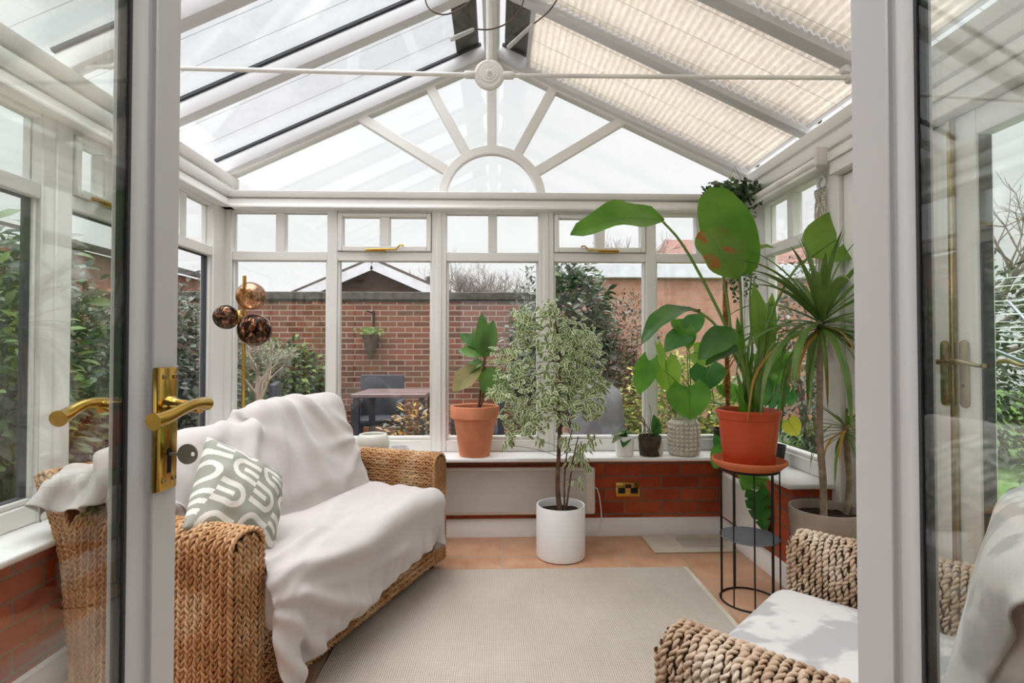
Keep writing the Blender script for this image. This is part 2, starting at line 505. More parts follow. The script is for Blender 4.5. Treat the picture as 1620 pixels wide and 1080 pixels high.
plain('lawn', (96, 124, 70), 0.95, 0, 0.1, 0.25, 5, 0.02, 60)
plain('rattan_dark', (58, 60, 68), 0.6, 0, 0.3, 0.2, 40, 0.004, 120)
plain('table_top', (112, 92, 92), 0.35, 0, 0.5, 0.15, 5)
plain('tarp', (104, 104, 108), 0.6, 0, 0.3, 0.1, 8)
plain('teal_glaze', (40, 118, 116), 0.3, 0, 0.5, 0.15)
plain('blue_glaze', (44, 76, 132), 0.3, 0, 0.5, 0.15)
plain('roof_tile', (138, 106, 98), 0.9, 0, 0.2, 0.2, 8, 0.02, 20)
plain('roof_dark', (92, 80, 76), 0.9, 0, 0.2, 0.2, 8)
plain('render_white', (232, 232, 230), 0.8, 0, 0.2, 0.04)
plain('house_wall', (222, 218, 212), 0.85, 0, 0.2, 0.04)
plain('board_white', (236, 238, 238), 0.5, 0, 0.4, 0.03)
plain('heater_white', (226, 222, 214), 0.35, 0, 0.5, 0.02)
plain('heater_face', (204, 201, 196), 0.25, 0, 0.5, 0.03)
plain('cable_white', (230, 228, 222), 0.5)
plain('cable_brown', (96, 78, 62), 0.5)
plain('macrame', (246, 234, 218), 0.9, 0, 0.1, 0.15, 40, 0.003, 200)
plain('mat_pale', (206, 196, 180), 0.8, 0, 0.2, 0.1, 5)
plain('plastic_white', (238, 236, 232), 0.35)
plain('aluminium', (176, 186, 200), 0.35, 0.9)
plain('line_white', (225, 228, 230), 0.6)
def blindmat():
    t = NT('blind_fabric'); c = t.coord()
    nz = t.noise(c, 40, 3)
    n2 = t.noise(c, 7.0, 3)
    col = t.ramp(nz, [(0.3, srgb(238, 231, 222)), (0.7, srgb(250, 246, 240))])
    col = t.mix(t.ramp(n2, [(0.74, (0, 0, 0)), (0.80, (0.3, 0.3, 0.3))]), col, srgb(206, 184, 130))
    df = t.n('BsdfDiffuse'); t.l(col, df.inputs[0]); tr = t.n('BsdfTranslucent'); t.l(col, tr.inputs[0])
    mx = t.n('MixShader'); mx.inputs[0].default_value = 0.5
    t.l(df.outputs[0], mx.inputs[1]); t.l(tr.outputs[0], mx.inputs[2])
    M['blind'] = t.done(mx)
blindmat()
def acrylicmat():
    t = NT('clear_acrylic')
    tr = t.n('BsdfTransparent'); tr.inputs[0].default_value = (0.9, 0.9, 0.9, 1)
    df = t.n('BsdfPrincipled'); df.inputs['Base Color'].default_value = (0.75, 0.75, 0.75, 1); df.inputs['Roughness'].default_value = 0.2
    mx = t.n('MixShader'); mx.inputs[0].default_value = 0.6
    t.l(tr.outputs[0], mx.inputs[1]); t.l(df.outputs[0], mx.inputs[2]); M['acrylic'] = t.done(mx)
acrylicmat()
def globemat(name, see, dark, st_=(0.38, 0.5, 0.62)):
    t = NT(name); c = t.coord()
    n = t.noise(c, 48, 4, 0.65)
    col = t.ramp(n, [(st_[0], dark), (st_[1], srgb(150, 96, 66)), (st_[2], srgb(236, 190, 158))])
    p = t.princ(col, 0.08, 0.9, 0.6)
    tr = t.n('BsdfTransparent'); tr.inputs[0].default_value = (0.92, 0.84, 0.76, 1)
    f = t.ramp(t.noise(c, 20, 3), [(0.42, (see, see, see)), (0.6, (see * 0.25, see * 0.25, see * 0.25))])
    mx = t.n('MixShader'); t.l(f, mx.inputs[0]); t.l(p.outputs[0], mx.inputs[1]); t.l(tr.outputs[0], mx.inputs[2])
    M[name] = t.done(mx)
globemat('globe_clear', 0.85, srgb(190, 150, 110))
globemat('globe_smoke', 0.3, srgb(26, 20, 20), (0.48, 0.60, 0.75))

# ------------------------------------------------------------------ camera, sky, light
cam = bpy.data.cameras.new('camera'); co = bpy.data.objects.new('camera', cam); COL.objects.link(co)
cam.sensor_width = 36; cam.sensor_fit = 'HORIZONTAL'; cam.lens = 846 / 1620 * 36; cam.clip_start = 0.02; cam.clip_end = 300
co.location = (0, 0, 1.1)
co.rotation_euler = (PI / 2 + math.atan(15 / 846), 0, -math.atan(25 / 846))
S.camera = co
S.view_settings.view_transform = 'Standard'; S.view_settings.look = 'None'
S.view_settings.gamma = 1; S.view_settings.use_curve_mapping = False
S.view_settings.exposure = EXPOSURE if 'EXPOSURE' in globals() else 0.0
S.cycles.transparent_max_bounces = 40
S.cycles.max_bounces = 10
S.cycles.caustics_reflective = False; S.cycles.caustics_refractive = False
S.cycles.sample_clamp_indirect = 6.0

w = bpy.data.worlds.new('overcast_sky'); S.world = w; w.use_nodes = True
nt = w.node_tree; nt.nodes.clear()
def WN(t): return nt.nodes.new('ShaderNode' + t)
out = WN('OutputWorld'); bg = WN('Background'); tc = WN('TexCoord'); sp = WN('SeparateXYZ')
nt.links.new(tc.outputs['Generated'], sp.inputs[0])
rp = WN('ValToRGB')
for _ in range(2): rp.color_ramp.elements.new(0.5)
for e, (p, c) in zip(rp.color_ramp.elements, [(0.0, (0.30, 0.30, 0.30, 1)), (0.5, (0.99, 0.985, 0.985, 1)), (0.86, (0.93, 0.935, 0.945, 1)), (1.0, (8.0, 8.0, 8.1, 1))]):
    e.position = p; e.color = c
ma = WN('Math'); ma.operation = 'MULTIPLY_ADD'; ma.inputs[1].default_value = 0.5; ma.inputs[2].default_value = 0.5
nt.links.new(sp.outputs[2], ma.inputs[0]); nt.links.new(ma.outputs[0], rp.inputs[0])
nz = WN('TexNoise'); nz.inputs['Scale'].default_value = 2.6; nz.inputs['Detail'].default_value = 5
mp = WN('Mapping'); mp.inputs['Scale'].default_value = (1, 1, 3.0); nt.links.new(tc.outputs['Generated'], mp.inputs[0]); nt.links.new(mp.outputs[0], nz.inputs['Vector'])
r2 = WN('ValToRGB'); r2.color_ramp.elements[0].position = 0.3; r2.color_ramp.elements[0].color = (0.94, 0.943, 0.95, 1); r2.color_ramp.elements[1].position = 0.7; r2.color_ramp.elements[1].color = (1.06, 1.06, 1.06, 1)
nt.links.new(nz.outputs[0], r2.inputs[0])
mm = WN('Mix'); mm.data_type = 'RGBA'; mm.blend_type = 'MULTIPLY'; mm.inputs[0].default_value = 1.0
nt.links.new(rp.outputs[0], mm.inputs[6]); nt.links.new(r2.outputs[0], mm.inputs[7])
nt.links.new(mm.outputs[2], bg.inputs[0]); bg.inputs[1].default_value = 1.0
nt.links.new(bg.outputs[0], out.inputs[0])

def sun(name, frm, strength, angle, col=(1, 1, 1)):
    l = bpy.data.lights.new(name, 'SUN'); l.energy = strength; l.angle = math.radians(angle); l.color = col
    o = bpy.data.objects.new(name, l); COL.objects.link(o); o.location = Vector(frm) * 10
    o.rotation_euler = (-Vector(frm)).to_track_quat('-Z', 'Y').to_euler(); return o
sun('veiled_sun', (-0.5, -0.5, 1.2), 3.2, 115, (1.0, 0.985, 0.965))
# ------------------------------------------------------------------ room shell
def struct(name, mb, mats, label, cat, **kw):
    o = mb.build(name, mats, None, **kw)
    return tag(o, label, cat, None, 'structure')

struct('floor', MB().box(-1.70, 1.66, -0.10, 3.34, -0.12, 0.0), M['tile'], 'terracotta tiled floor with pale grout lines', 'floor', smooth=0)
struct('ground', MB().box(-14, 2.2, 3.34, 30, -0.30, -0.15).box(-14, -1.70, -6, 3.34, -0.30, -0.15), M['patio'], 'grey paved patio outside the windows', 'patio', smooth=0)
struct('lawn', MB().box(1.66, 16, -6, 3.34, -0.30, -0.15).box(2.2, 16, 3.34, 30, -0.30, -0.14), M['lawn'], 'green lawn outside the right-hand windows', 'lawn', smooth=0)

# house wall with the doorway the camera looks through, and the room behind
hw = MB()
hw.box(-4.5, -0.475, -0.12, 0.14, 0, 2.06); hw.box(0.545, 4.5, -0.12, 0.14, 0, 2.06); hw.box(-4.5, 4.5, -0.12, 0.14, 2.06, 2.85)
struct('wall_front', hw, M['house_wall'], 'house wall around the double doorway', 'wall', smooth=0)
rm = MB()
rm.box(-2.6, -2.5, -4.0, -0.12, 0, 2.4); rm.box(2.5, 2.6, -4.0, -0.12, 0, 2.4)
rm.box(-2.6, -1.4, -4.1, -4.0, 0, 2.4); rm.box(1.4, 2.6, -4.1, -4.0, 0, 2.4); rm.box(-1.4, 1.4, -4.1, -4.0, 0, 0.6); rm.box(-1.4, 1.4, -4.1, -4.0, 2.1, 2.4)
struct('wall_room', rm, M['house_wall'], 'plain walls of the house room behind the doors', 'wall', smooth=0)
struct('floor_room', MB().box(-2.6, 2.6, -4.1, -0.10, -0.12, -0.001), M['rattan_dark'], 'dark floor of the house room', 'floor', smooth=0)
struct('ceiling_room', MB().box(-2.6, 2.6, -4.1, -0.12, 2.4, 2.5), M['house_wall'], 'white ceiling of the house room', 'ceiling', smooth=0)

# dwarf brick walls
struct('wall_back', MB().box(-1.66, 1.62, 3.20, 3.33, -0.12, 0.468), M['brick_in_x'], 'low red brick wall under the back windows', 'wall', smooth=0)
struct('wall_left', MB().box(-1.66, -1.455, 0.14, 3.20, -0.12, 0.468), M['brick_in_y'], 'low brick wall under the left windows', 'wall', smooth=0)
wr = MB().box(1.36, 1.62, 2.43, 3.20, -0.12, 0.468)
wro = wr.build('wall_right', [M['brick_in_y'], M['brick_in_x']], None, smooth=0)
for p in wro.data.polygons:
    p.material_index = 1 if abs(p.normal.y) > 0.5 else 0
tag(wro, 'low red brick wall under the right window ending in a pier', 'wall', None, 'structure')
struct('wall_corner', MB().box(1.57, 1.63, 0.14, 1.10, -0.12, 2.0), M['house_wall'], 'white wall beside the glazed side doors', 'wall', smooth=0)

def skirting(name, axis, a0, a1, face, d, label):
    # moulded skirting: profile out from wall face
    pr = [(0, 0), (0.018, 0), (0.018, 0.072), (0.012, 0.084), (0.012, 0.094), (0.005, 0.104), (0, 0.104)]
    mb = MB()
    poly = [(face + d * p, z) for p, z in pr]
    if axis == 'x': mb.prism(poly, 'x', a0, a1)
    else: mb.prism(poly, 'y', a0, a1)
    o = mb.build(name, M['sill_white'], None, bevel=0.0, smooth=30)
    tag(o, label, 'skirting board', None, 'structure'); return o
skirting('baseboard_back', 'x', -1.455, 1.36, 3.20, -1, 'white moulded skirting board along the back brick wall')
skirting('baseboard_left', 'y', 0.14, 3.182, -1.455, 1, 'white skirting board along the left wall behind the sofa')
skirting('baseboard_right', 'y', 2.43, 3.182, 1.36, -1, 'white skirting board along the right brick wall')

# sills
sl = MB().box(-1.66, 1.60, 3.04, 3.262, 0.468, 0.492)
struct('windowsill_back', sl, M['sill_white'], 'long white window sill across the back', 'window sill', bevel=0.008, seg=3, smooth=50)
struct('windowsill_left', MB().box(-1.66, -1.425, 0.14, 3.035, 0.468, 0.492), M['sill_white'], 'white window sill along the left wall', 'window sill', bevel=0.008, seg=3, smooth=50)
struct('windowsill_right', MB().box(1.327, 1.58, 2.405, 3.035, 0.468, 0.492), M['sill_white'], 'white window sill above the right brick pier', 'window sill', bevel=0.008, seg=3, smooth=50)

# window modules: W(u, d, z); d = depth outward from the frame's room face
WALLS = {'back': lambda u, d, z: (u, 3.25 + d, z), 'left': lambda u, d, z: (-1.63 - d, u, z), 'right': lambda u, d, z: (1.55 + d, u, z)}
def wbox(mb, wall, u0, u1, d0, d1, z0, z1, mi=0):
    a = WALLS[wall](u0, d0, z0); b = WALLS[wall](u1, d1, z1)
    mb.box(min(a[0], b[0]), max(a[0], b[0]), min(a[1], b[1]), max(a[1], b[1]), z0, z1, mi)
ZB, ZT0, ZT1, ZTOP = 0.492, 1.645, 1.700, 1.955
wcount = 0
def window(wall, u0, u1, opening, label, flip=False, splits=1):
    global wcount
    wcount += 1
    c = WALLS[wall]((u0 + u1) / 2, 0, ZB)
    root = empty('window_%d' % wcount, c, label, 'window', None, 'structure')
    f = MB()
    wbox(f, wall, u0, u1, 0, 0.06, ZB, 0.562); wbox(f, wall, u0, u1, 0.012, 0.06, 0.562, 0.582)
    wbox(f, wall, u0, u1, 0, 0.06, ZT0, ZT1); wbox(f, wall, u0, u1, 0, 0.06, ZTOP - 0.02, ZTOP)
    wbox(f, wall, u0, u0 + 0.012, 0.012, 0.06, 0.582, ZT0); wbox(f, wall, u1 - 0.012, u1, 0.012, 0.06, 0.582, ZT0)
    um = (u0 + u1) / 2
    if not opening: wbox(f, wall, um - 0.027, um + 0.027, 0.004, 0.06, ZT1, ZTOP - 0.02)
    fr = f.build('frame', M['frame_white'], root, bevel=0.004, smooth=40)
    k = MB()
    for (a, b, z0, z1) in ((u0 + 0.012, u1 - 0.012, 0.582, ZT0),):
        t = 0.003
        wbox(k, wall, a, a + t, 0.026, 0.058, z0, z1); wbox(k, wall, b - t, b, 0.026, 0.058, z0, z1)
        wbox(k, wall, a, b, 0.026, 0.058, z0, z0 + t); wbox(k, wall, a, b, 0.026, 0.058, z1 - t, z1)
    if wall == 'left': k.build('gasket', M['gasket'], fr, smooth=0)
    p = MB(); wbox(p, wall, u0 + 0.012, u1 - 0.012, 0.036, 0.042, 0.582, ZT0); p.build('pane', M['glass'], root, smooth=0)
    if opening:
        sa = MB()
        a, b, z0, z1 = u0 + 0.004, u1 - 0.004, ZT1 + 0.002, ZTOP - 0.022
        wbox(sa, wall, a, a + 0.028, -0.014, 0.05, z0, z1); wbox(sa, wall, b - 0.028, b, -0.014, 0.05, z0, z1)
        wbox(sa, wall, a + 0.028, b - 0.028, -0.014, 0.05, z0, z0 + 0.03); wbox(sa, wall, a + 0.028, b - 0.028, -0.014, 0.05, z1 - 0.022, z1)
        wbox(sa, wall, um - 0.03, um + 0.03, -0.008, 0.05, z0 + 0.03, z1 - 0.022)
        s_ = sa.build('opening_sash', M['frame_white'], root, bevel=0.004, smooth=40)
        for (x0, x1) in ((a + 0.028, um - 0.03), (um + 0.03, b - 0.028)):
            p = MB(); wbox(p, wall, x0, x1, 0.03, 0.036, z0 + 0.03, z1 - 0.022); p.build('pane', M['glass'], s_, smooth=0)
        st = MB(); W = WALLS[wall]
        sg = -1 if flip else 1
        e0 = um - sg * 0.11; e1 = um + sg * 0.075
        st.tube([W(e0, -0.03, z0 + 0.006), W(um, -0.034, z0 + 0.008), W(e1, -0.03, z0 + 0.008), W(e1 + sg * 0.012, -0.034, z0 + 0.024), W(e1 + sg * 0.026, -0.036, z0 + 0.034), W(e1 + sg * 0.045, -0.03, z0 + 0.03)], [0.006, 0.0065, 0.006, 0.005, 0.005, 0.006], 8)
        wbox(st, wall, min(e0, e0 + sg * 0.12), max(e0, e0 + sg * 0.12), -0.022, -0.013, z0 - 0.004, z0 + 0.012)
        for q in (e0 + sg * 0.03, e0 + sg * 0.1):
            st.tube([W(q, -0.014, z0 + 0.006), W(q, -0.034, z0 + 0.008)], 0.005, 8)
        st.build('brass_stay', M['brass'], root, smooth=50)['label'] = 'brass window stay'
    else:
        for (x0, x1) in ((u0, um - 0.027), (um + 0.027, u1)):
            p = MB(); wbox(p, wall, x0, x1, 0.034, 0.04, ZT1, ZTOP - 0.02); p.build('pane', M['glass'], root, smooth=0)
    return root

window('back', -1.587, -1.02, False, 'fixed back window nearest the left corner behind the brass lamp')
window('back', -0.96, -0.391, True, 'back window with an opening top light above the far sofa arm')
window('back', -0.303, 0.258, False, 'middle back window behind the terracotta potted plant')
window('back', 0.351, 0.918, True, 'back window with an opening top light behind the variegated tree', True)
window('back', 0.981, 1.54, False, 'back window nearest the right corner behind the big leaves')
window('left', 2.555, 3.115, False, 'left wall window nearest the back corner')
window('left', 2.095, 2.465, True, 'left wall window with an opening top light beside the sofa back')
window('left', 1.42, 1.955, False, 'left wall window seen through the left glass door')
window('left', 0.20, 1.32, False, 'left wall window nearest the house')
window('right', 2.525, 3.03, False, 'right wall window beside the dracaena')

trimc = 0
def trim(mb, label, cat='post', **kw):
    global trimc
    trimc += 1
    kw.setdefault('bevel', 0.004); kw.setdefault('smooth', 40)
    o = mb.build('trim_%d' % trimc, kw.pop('mat', M['frame_white']), None, **kw)
    return tag(o, label, cat, None, 'structure')
def post(wall, u0, u1, label, z0=ZB, z1=ZTOP, wide=False):
    mb = MB(); wbox(mb, wall, u0, u1, -0.004, 0.07, z0, z1)
    if wide:
        m = (u0 + u1) / 2
        wbox(mb, wall, m - 0.016, m + 0.016, -0.012, 0.0, z0, z1)
    trim(mb, label)
post('back', -1.02, -0.96, 'slim white post right of the brass lamp')
post('back', -0.391, -0.303, 'wide white post left of the terracotta pot', wide=True)
post('back', 0.258, 0.351, 'wide white post behind the variegated tree', wide=True)
post('back', 0.918, 0.981, 'slim white post behind the small sill plants')
post('left', 2.465, 2.555, 'white post on the left wall behind the near door edge')
post('left', 1.955, 2.095, 'broad white post on the left wall seen through the glass door', wide=True)
post('left', 1.32, 1.42, 'white post on the left wall nearest the house')
post('right', 2.355, 2.525, 'broad white post between the right window and side doors', z0=0.0)
trim(MB().box(-1.70, -1.587, 3.246, 3.32, ZB, ZTOP).box(-1.70, -1.626, 3.115, 3.246, ZB, ZTOP), 'white left corner post', 'post')
trim(MB().box(1.54, 1.62, 3.246, 3.32, ZB, ZTOP).box(1.546, 1.62, 3.03, 3.246, ZB, ZTOP), 'white right corner post', 'post')

# eaves beams
def eprof(a, s):  # a: face coordinate at frame plane, s: direction into the room
    return [(a, 1.950), (a + s * 0.062, 1.950), (a + s * 0.062, 1.966), (a + s * 0.040, 1.974), (a + s * 0.040, 2.006), (a + s * 0.024, 2.008), (a + s * 0.024, 2.016), (a + s * 0.052, 2.018), (a + s * 0.056, 2.052), (a, 2.058)]
trim(MB().prism(eprof(3.30, -1)[:0] + [(3.32, 1.950)] + eprof(3.25, -1)[1:9] + [(3.32, 2.058)], 'x', -1.66, 1.60), 'white stepped beam across the back above the windows', 'beam', bevel=0.002)
def sprof(a, s):
    return [(a - s * 0.08, 1.950), (a + s * 0.062, 1.950), (a + s * 0.062, 1.966), (a + s * 0.040, 1.974), (a + s * 0.040, 2.006), (a + s * 0.024, 2.008), (a + s * 0.024, 2.016), (a + s * 0.044, 2.020), (a + s * 0.044, 2.078), (a + s * 0.032, 2.082), (a + s * 0.032, 2.09), (a + s * 0.05, 2.094), (a + s * 0.05, 2.15), (a - s * 0.08, 2.16)]
trim(MB().prism(sprof(-1.63, 1), 'y', 0.14, 3.32), 'white stepped eaves beam along the left wall', 'beam', bevel=0.002)
trim(MB().prism([(p[0], p[1]) for p in sprof(1.55, -1)], 'y', 0.14, 3.32), 'white boarded eaves beam along the right wall', 'beam', bevel=0.002)

# roof
XR = -0.028; ZR = 2.90; SL = 0.4626
def zr(x, off=0.0): return ZR - SL * abs(x - XR) + off
XE = {-1: -1.64, 1: 1.575}
CS = 1 / math.sqrt(1 + SL * SL)
roof = empty('ceiling', (XR, 1.7, 2.9), 'pitched glazed roof of white rafters and glass', 'roof', None, 'structure')
RY = [3.25, 2.62, 2.08, 1.54, 1.00, 0.46]
for y in RY:
    for s in (-1, 1):
        x0, x1 = XR + s * 0.03, XE[s]
        n = V(s * SL, 0, 1).normalized(); n = V(s * SL * CS, 0, CS)
        p = V(x0, y, zr(x0)); q = V(x1, y, zr(x1))
        mb = MB()
        mb.bar(p + n * 0.035, q + n * 0.035, 0.066, 0.07, n)
        mb.bar(p + n * 0.074, q + n * 0.074, 0.052, 0.012, n)
        o = mb.build('rafter', M['frame_grey'], roof, bevel=0.005, seg=2, smooth=40)
        g = MB()
        g.bar(p + n * 0.086, q + n * 0.086, 0.076, 0.014, n)
        g.build('gasket', M['gasket'], o, smooth=0)
ys = RY + [0.14]
for i in range(6):
    for s in (-1, 1):
        a, b = ys[i + 1], ys[i]
        x0, x1 = XR + s * 0.04, XE[s] + s * 0.05
        n = V(s * SL * CS, 0, CS)
        c = (V(x0, (a + b) / 2, zr(x0)) + V(x1, (a + b) / 2, zr(x1))) / 2 + n * 0.091
        L = (V(x1, 0, zr(x1)) - V(x0, 0, zr(x0)))
        mb = MB().obox(c, L / 2, V(0, (b - a) / 2 - 0.012, 0), n * 0.004)
        gp = mb.build('glass_panel', M['roof_glass'], roof, smooth=0)
        for f_ in (0.34, 0.67):
            yy = a + (b - a) * f_
            pa = V(x0, yy, zr(x0)) + n * 0.097; pb = V(x1, yy, zr(x1)) + n * 0.097
            MB().bar(pa, pb, 0.0013, 0.002, n).build('seam_line', M['grey_tube'], gp, smooth=0)
# ridge beam + lead flashing outside
rb = MB().prism([(XR - 0.042, 2.895), (XR - 0.03, 2.855), (XR + 0.03, 2.855), (XR + 0.042, 2.895), (XR + 0.05, 2.97), (XR - 0.05, 2.97)], 'y', 0.14, 3.32)
rb.prism([(XR - 0.012, 2.846), (XR + 0.012, 2.846), (XR + 0.012, 2.856), (XR - 0.012, 2.856)], 'y', 0.14, 3.32)
rb.build('ridge_beam', M['frame_white'], roof, bevel=0.003, smooth=40)
for s in (-1, 1):
    n = V(s * SL * CS, 0, CS)
    p = V(XR + s * 0.04, 0, zr(XR + s * 0.04)); q = V(XR + s * 0.17, 0, zr(XR + s * 0.17))
    mb = MB().obox(V(0, 1.73, 0) + (p + q) / 2 + n * 0.10, (q - p) / 2, V(0, 1.58, 0), n * 0.006)
    mb.build('lead_flashing', M['coping'], roof, smooth=0)['label'] = 'dark lead flashing beside the ridge'

# gable window with sunburst bars
gw = empty('window_11', (XR, 3.27, 2.055), 'triangular gable window with white sunburst bars', 'window', None, 'structure')
def gz(x): return zr(x)
mb = MB()
for s in (-1, 1):
    x0, x1 = XR, XE[s]
    mb.bar(V(x0, 3.285, gz(x0) + 0.01), V(x1, 3.285, gz(x1) + 0.01), 0.07, 0.05, V(s * SL, 0, 1))
mb.box(-1.66, -1.590, 3.255, 3.32, 2.05, 2.18); mb.box(1.535, 1.60, 3.255, 3.32, 2.05, 2.18)
mb.build('frame', M['frame_white'], gw, bevel=0.004, smooth=40)
arc = MB(); nA = 48; ro, ri, zc = 0.332, 0.277, 2.03
vs = []
for i in range(nA + 1):
    a = PI * i / nA
    for (r, y) in ((ri, 3.255), (ro, 3.255), (ro, 3.30), (ri, 3.30)):
        vs.append((XR + r * math.cos(a), y, zc + r * math.sin(a)))
fs = []
for i in range(nA):
    for j in range(4):
        k = (j + 1) % 4
        fs.append((i * 4 + j, i * 4 + k, (i + 1) * 4 + k, (i + 1) * 4 + j))
arc.add(vs, fs).build('arch_bar', M['frame_white'], gw, bevel=0.004, smooth=40)
for (x0, z0, x1, z1) in ((-0.18, 2.30, -0.412, 2.725), (-0.305, 2.205, -0.835, 2.53), (0.124, 2.30, 0.356, 2.725), (0.249, 2.205, 0.785, 2.53), (XR, 2.34, XR, 2.89)):
    MB().bar(V(x0, 3.279, z0), V(x1, 3.279, z1), 0.046, 0.058, V(z1 - z0, 0, x0 - x1)).build('glazing_bar', M['frame_white'], gw, bevel=0.004, smooth=40)
g = MB().prism([(-1.60, 2.05), (1.54, 2.05), (1.54, 2.18), (XR, 2.90), (-1.60, 2.18)], 'y', 3.290, 3.295)
g.build('pane', M['glass'], gw, smooth=0)

# ------------------------------------------------------------------ near double doors
class Leaf:
    def __init__(s, sgn, fx, fy):
        s.s = sgn; s.f = (fx, fy); A = math.radians(2.5); s.c, s.k = math.cos(A), math.sin(A)
    def P(s, a, d, z):
        # a from free edge to hinge, d depth away from the visible face
        return V(s.f[0] + s.s * (s.k * a + s.c * d), s.f[1] - s.c * a + s.k * d, z)
    def box(s, mb, a0, a1, d0, d1, z0, z1, mi=0):
        vs = [s.P(a, d, z) for a in (a0, a1) for d in (d0, d1) for z in (z0, z1)]
        mb.add(vs, [(0, 1, 3, 2), (4, 6, 7, 5), (0, 4, 5, 1), (2, 3, 7, 6), (0, 2, 6, 4), (1, 5, 7, 3)], mi)
    def prism(s, mb, prof, z0, z1):
        n = len(prof)
        vs = [s.P(a, d, z0) for a, d in prof] + [s.P(a, d, z1) for a, d in prof]
        fs = [tuple(range(n)), tuple(range(2 * n - 1, n - 1, -1))] + [(i, n + i, n + (i + 1) % n, (i + 1) % n) for i in range(n)]
        mb.add(vs, fs)
def near_door(num, sgn, fx, fy, st, bd, label):
    L = Leaf(sgn, fx, fy); LEN = 0.545
    root = empty('door_%d' % num, L.P(LEN, 0, 0.01), label, 'door', None, 'structure')
    mb = MB(); ge = st + bd
    z0, z1 = 0.012, 2.02
    prof = [(0, 0), (0, 0.044), (st, 0.044), (ge, 0.030), (ge, 0.009), (st + 0.006, 0.005), (st + 0.004, 0.0075), (st, 0.0075), (st - 0.002, 0)]
    L.prism(mb, prof, z0, z1)
    L.box(mb, LEN - 0.10, LEN, 0, 0.044, z0, z1)
    L.box(mb, ge, LEN - 0.10, 0.004, 0.040, z0, 0.25); L.box(mb, ge, LEN - 0.10, 0.004, 0.040, 1.92, z1)
    mb.build('frame', M['door_paint'], root, bevel=0.002, smooth=35)
    sp_ = MB(); L.box(sp_, ge - 0.002, ge + 0.006, 0.0135, 0.0205, 0.25, 1.92)
    L.box(sp_, ge, LEN - 0.1, 0.0135, 0.0205, 0.25, 0.262)
    sp_.build('glazing_spacer', M['spacer'], root, smooth=0)
    gk = MB(); L.box(gk, ge - 0.001, ge + 0.003, 0.0085, 0.0105, 0.25, 1.92); gk.build('gasket', M['gasket'], root, smooth=0)
    for d in (0.0122, 0.0222):
        g = MB(); L.box(g, ge, LEN - 0.098, d - 0.002, d + 0.002, 0.248, 1.922); g.build('pane', M['door_glass'], root, smooth=0)
    return root, L
d1, LL = near_door(1, -1, -0.409, 0.70, 0.047, 0.029, 'open glazed door on the left with a brass lever handle')
d2, LR = near_door(2, 1, 0.4634, 0.68, 0.063, 0.028, 'open glazed door on the right without a handle')

# brass lever handle set on the left door
hs = MB().add([], [])
h = empty('lever_handle', LL.P(0.026, 0, 1.0), None, None); h.parent = d1
m_ = basis(d1); h.matrix_parent_inverse = m_.inverted()
pl = MB()
pr = [(0.005, 0.0), (0.007, -0.005), (0.012, -0.007), (0.040, -0.007), (0.045, -0.005), (0.047, 0.0)]
LL.prism(pl, pr, 0.930, 1.080)
pl.build('back_plate', M['brass'], h, bevel=0.0012, seg=2, smooth=35)
for d_ in (0.016, 0.036):
    for z in (0.942, 1.069):
        MB().lathe([(0.0035, 0), (0.0035, 0.001), (0.002, 0.0018), (0, 0.0018)], LL.P(d_, -0.007, z), 12, axis=LL.P(0, -1, 0) - LL.P(0, 0, 0)).build('screw', M['antique_brass'], h)
kh = MB(); LL.box(kh, 0.0225, 0.0285, -0.0076, -0.0066, 0.950, 0.976); kh.tube([LL.P(0.0255, -0.0066, 0.976), LL.P(0.0255, -0.0077, 0.976)], 0.0045, 14)
kh.build('keyhole', M['black_void'], h, smooth=0)
def lever(sd, name, parent, zc):
    # sd=-1 visible side, +1 far side (depth 0.052)
    off = (lambda p: -p) if sd < 0 else (lambda p: 0.044 + p)
    mb = MB()
    ax = LL.P(0, sd, 0) - LL.P(0, 0, 0)
    mb.lathe([(0.0135, 0.006), (0.0135, 0.010), (0.011, 0.013), (0.0095, 0.016), (0.008, 0.022), (0.0075, 0.028), (0.0075, 0.040 if sd < 0 else 0.030), (0.009, 0.046 if sd < 0 else 0.034), (0.0, 0.050 if sd < 0 else 0.038)], LL.P(0.026, 0 if sd < 0 else 0.044, zc), 20, axis=ax)
    pts = []; rr = []
    for i in range(13):
        u = i / 12
        a = (0.014 + 0.098 * u) if sd < 0 else (0.020 + 0.068 * u)
        p = (0.046 if sd < 0 else 0.034) + 0.004 * math.sin(u * PI)
        pts.append(LL.P(a, off(p), zc + 0.002 - 0.006 * u + 0.004 * math.sin(u * PI * 1.5)))
        rr.append(0.0085 - 0.0022 * math.sin(PI * min(1, u * 1.1)) if u < 0.85 else 0.0075 + 0.002 * (u - 0.85) / 0.15)
    mb.tube(pts, rr, 12)
    mb.build(name, M['brass'], parent, smooth=50)
lever(-1, 'lever', h, 1.032); lever(1, 'lever', h, 1.032)
key = empty('door_key', LL.P(0.0255, -0.008, 0.974), 'flat round-headed grey key in the lock of the left door', 'key')
k = MB()
ax = V(0, -1, 0)
hc = LL.P(0.0255, -0.030, 0.973)
k2 = MB(); n = 28
e1 = (LL.P(0, -1, 0) - LL.P(0, 0, 0)).normalized(); e2 = V(0, 0, 1); e3 = e1.cross(e2)
vs = []; fs = []
for t in (-0.0011, 0.0011):
    for j in range(n):
        a = 2 * PI * j / n
        vs.append(hc + e1 * 0.0125 * math.cos(a) + e2 * 0.0125 * math.sin(a) + e3 * t)
    for j in range(n):
        a = 2 * PI * j / n
        vs.append(hc + e1 * (0.0065 + 0.0028 * math.cos(a)) + e2 * 0.0028 * math.sin(a) + e3 * t)
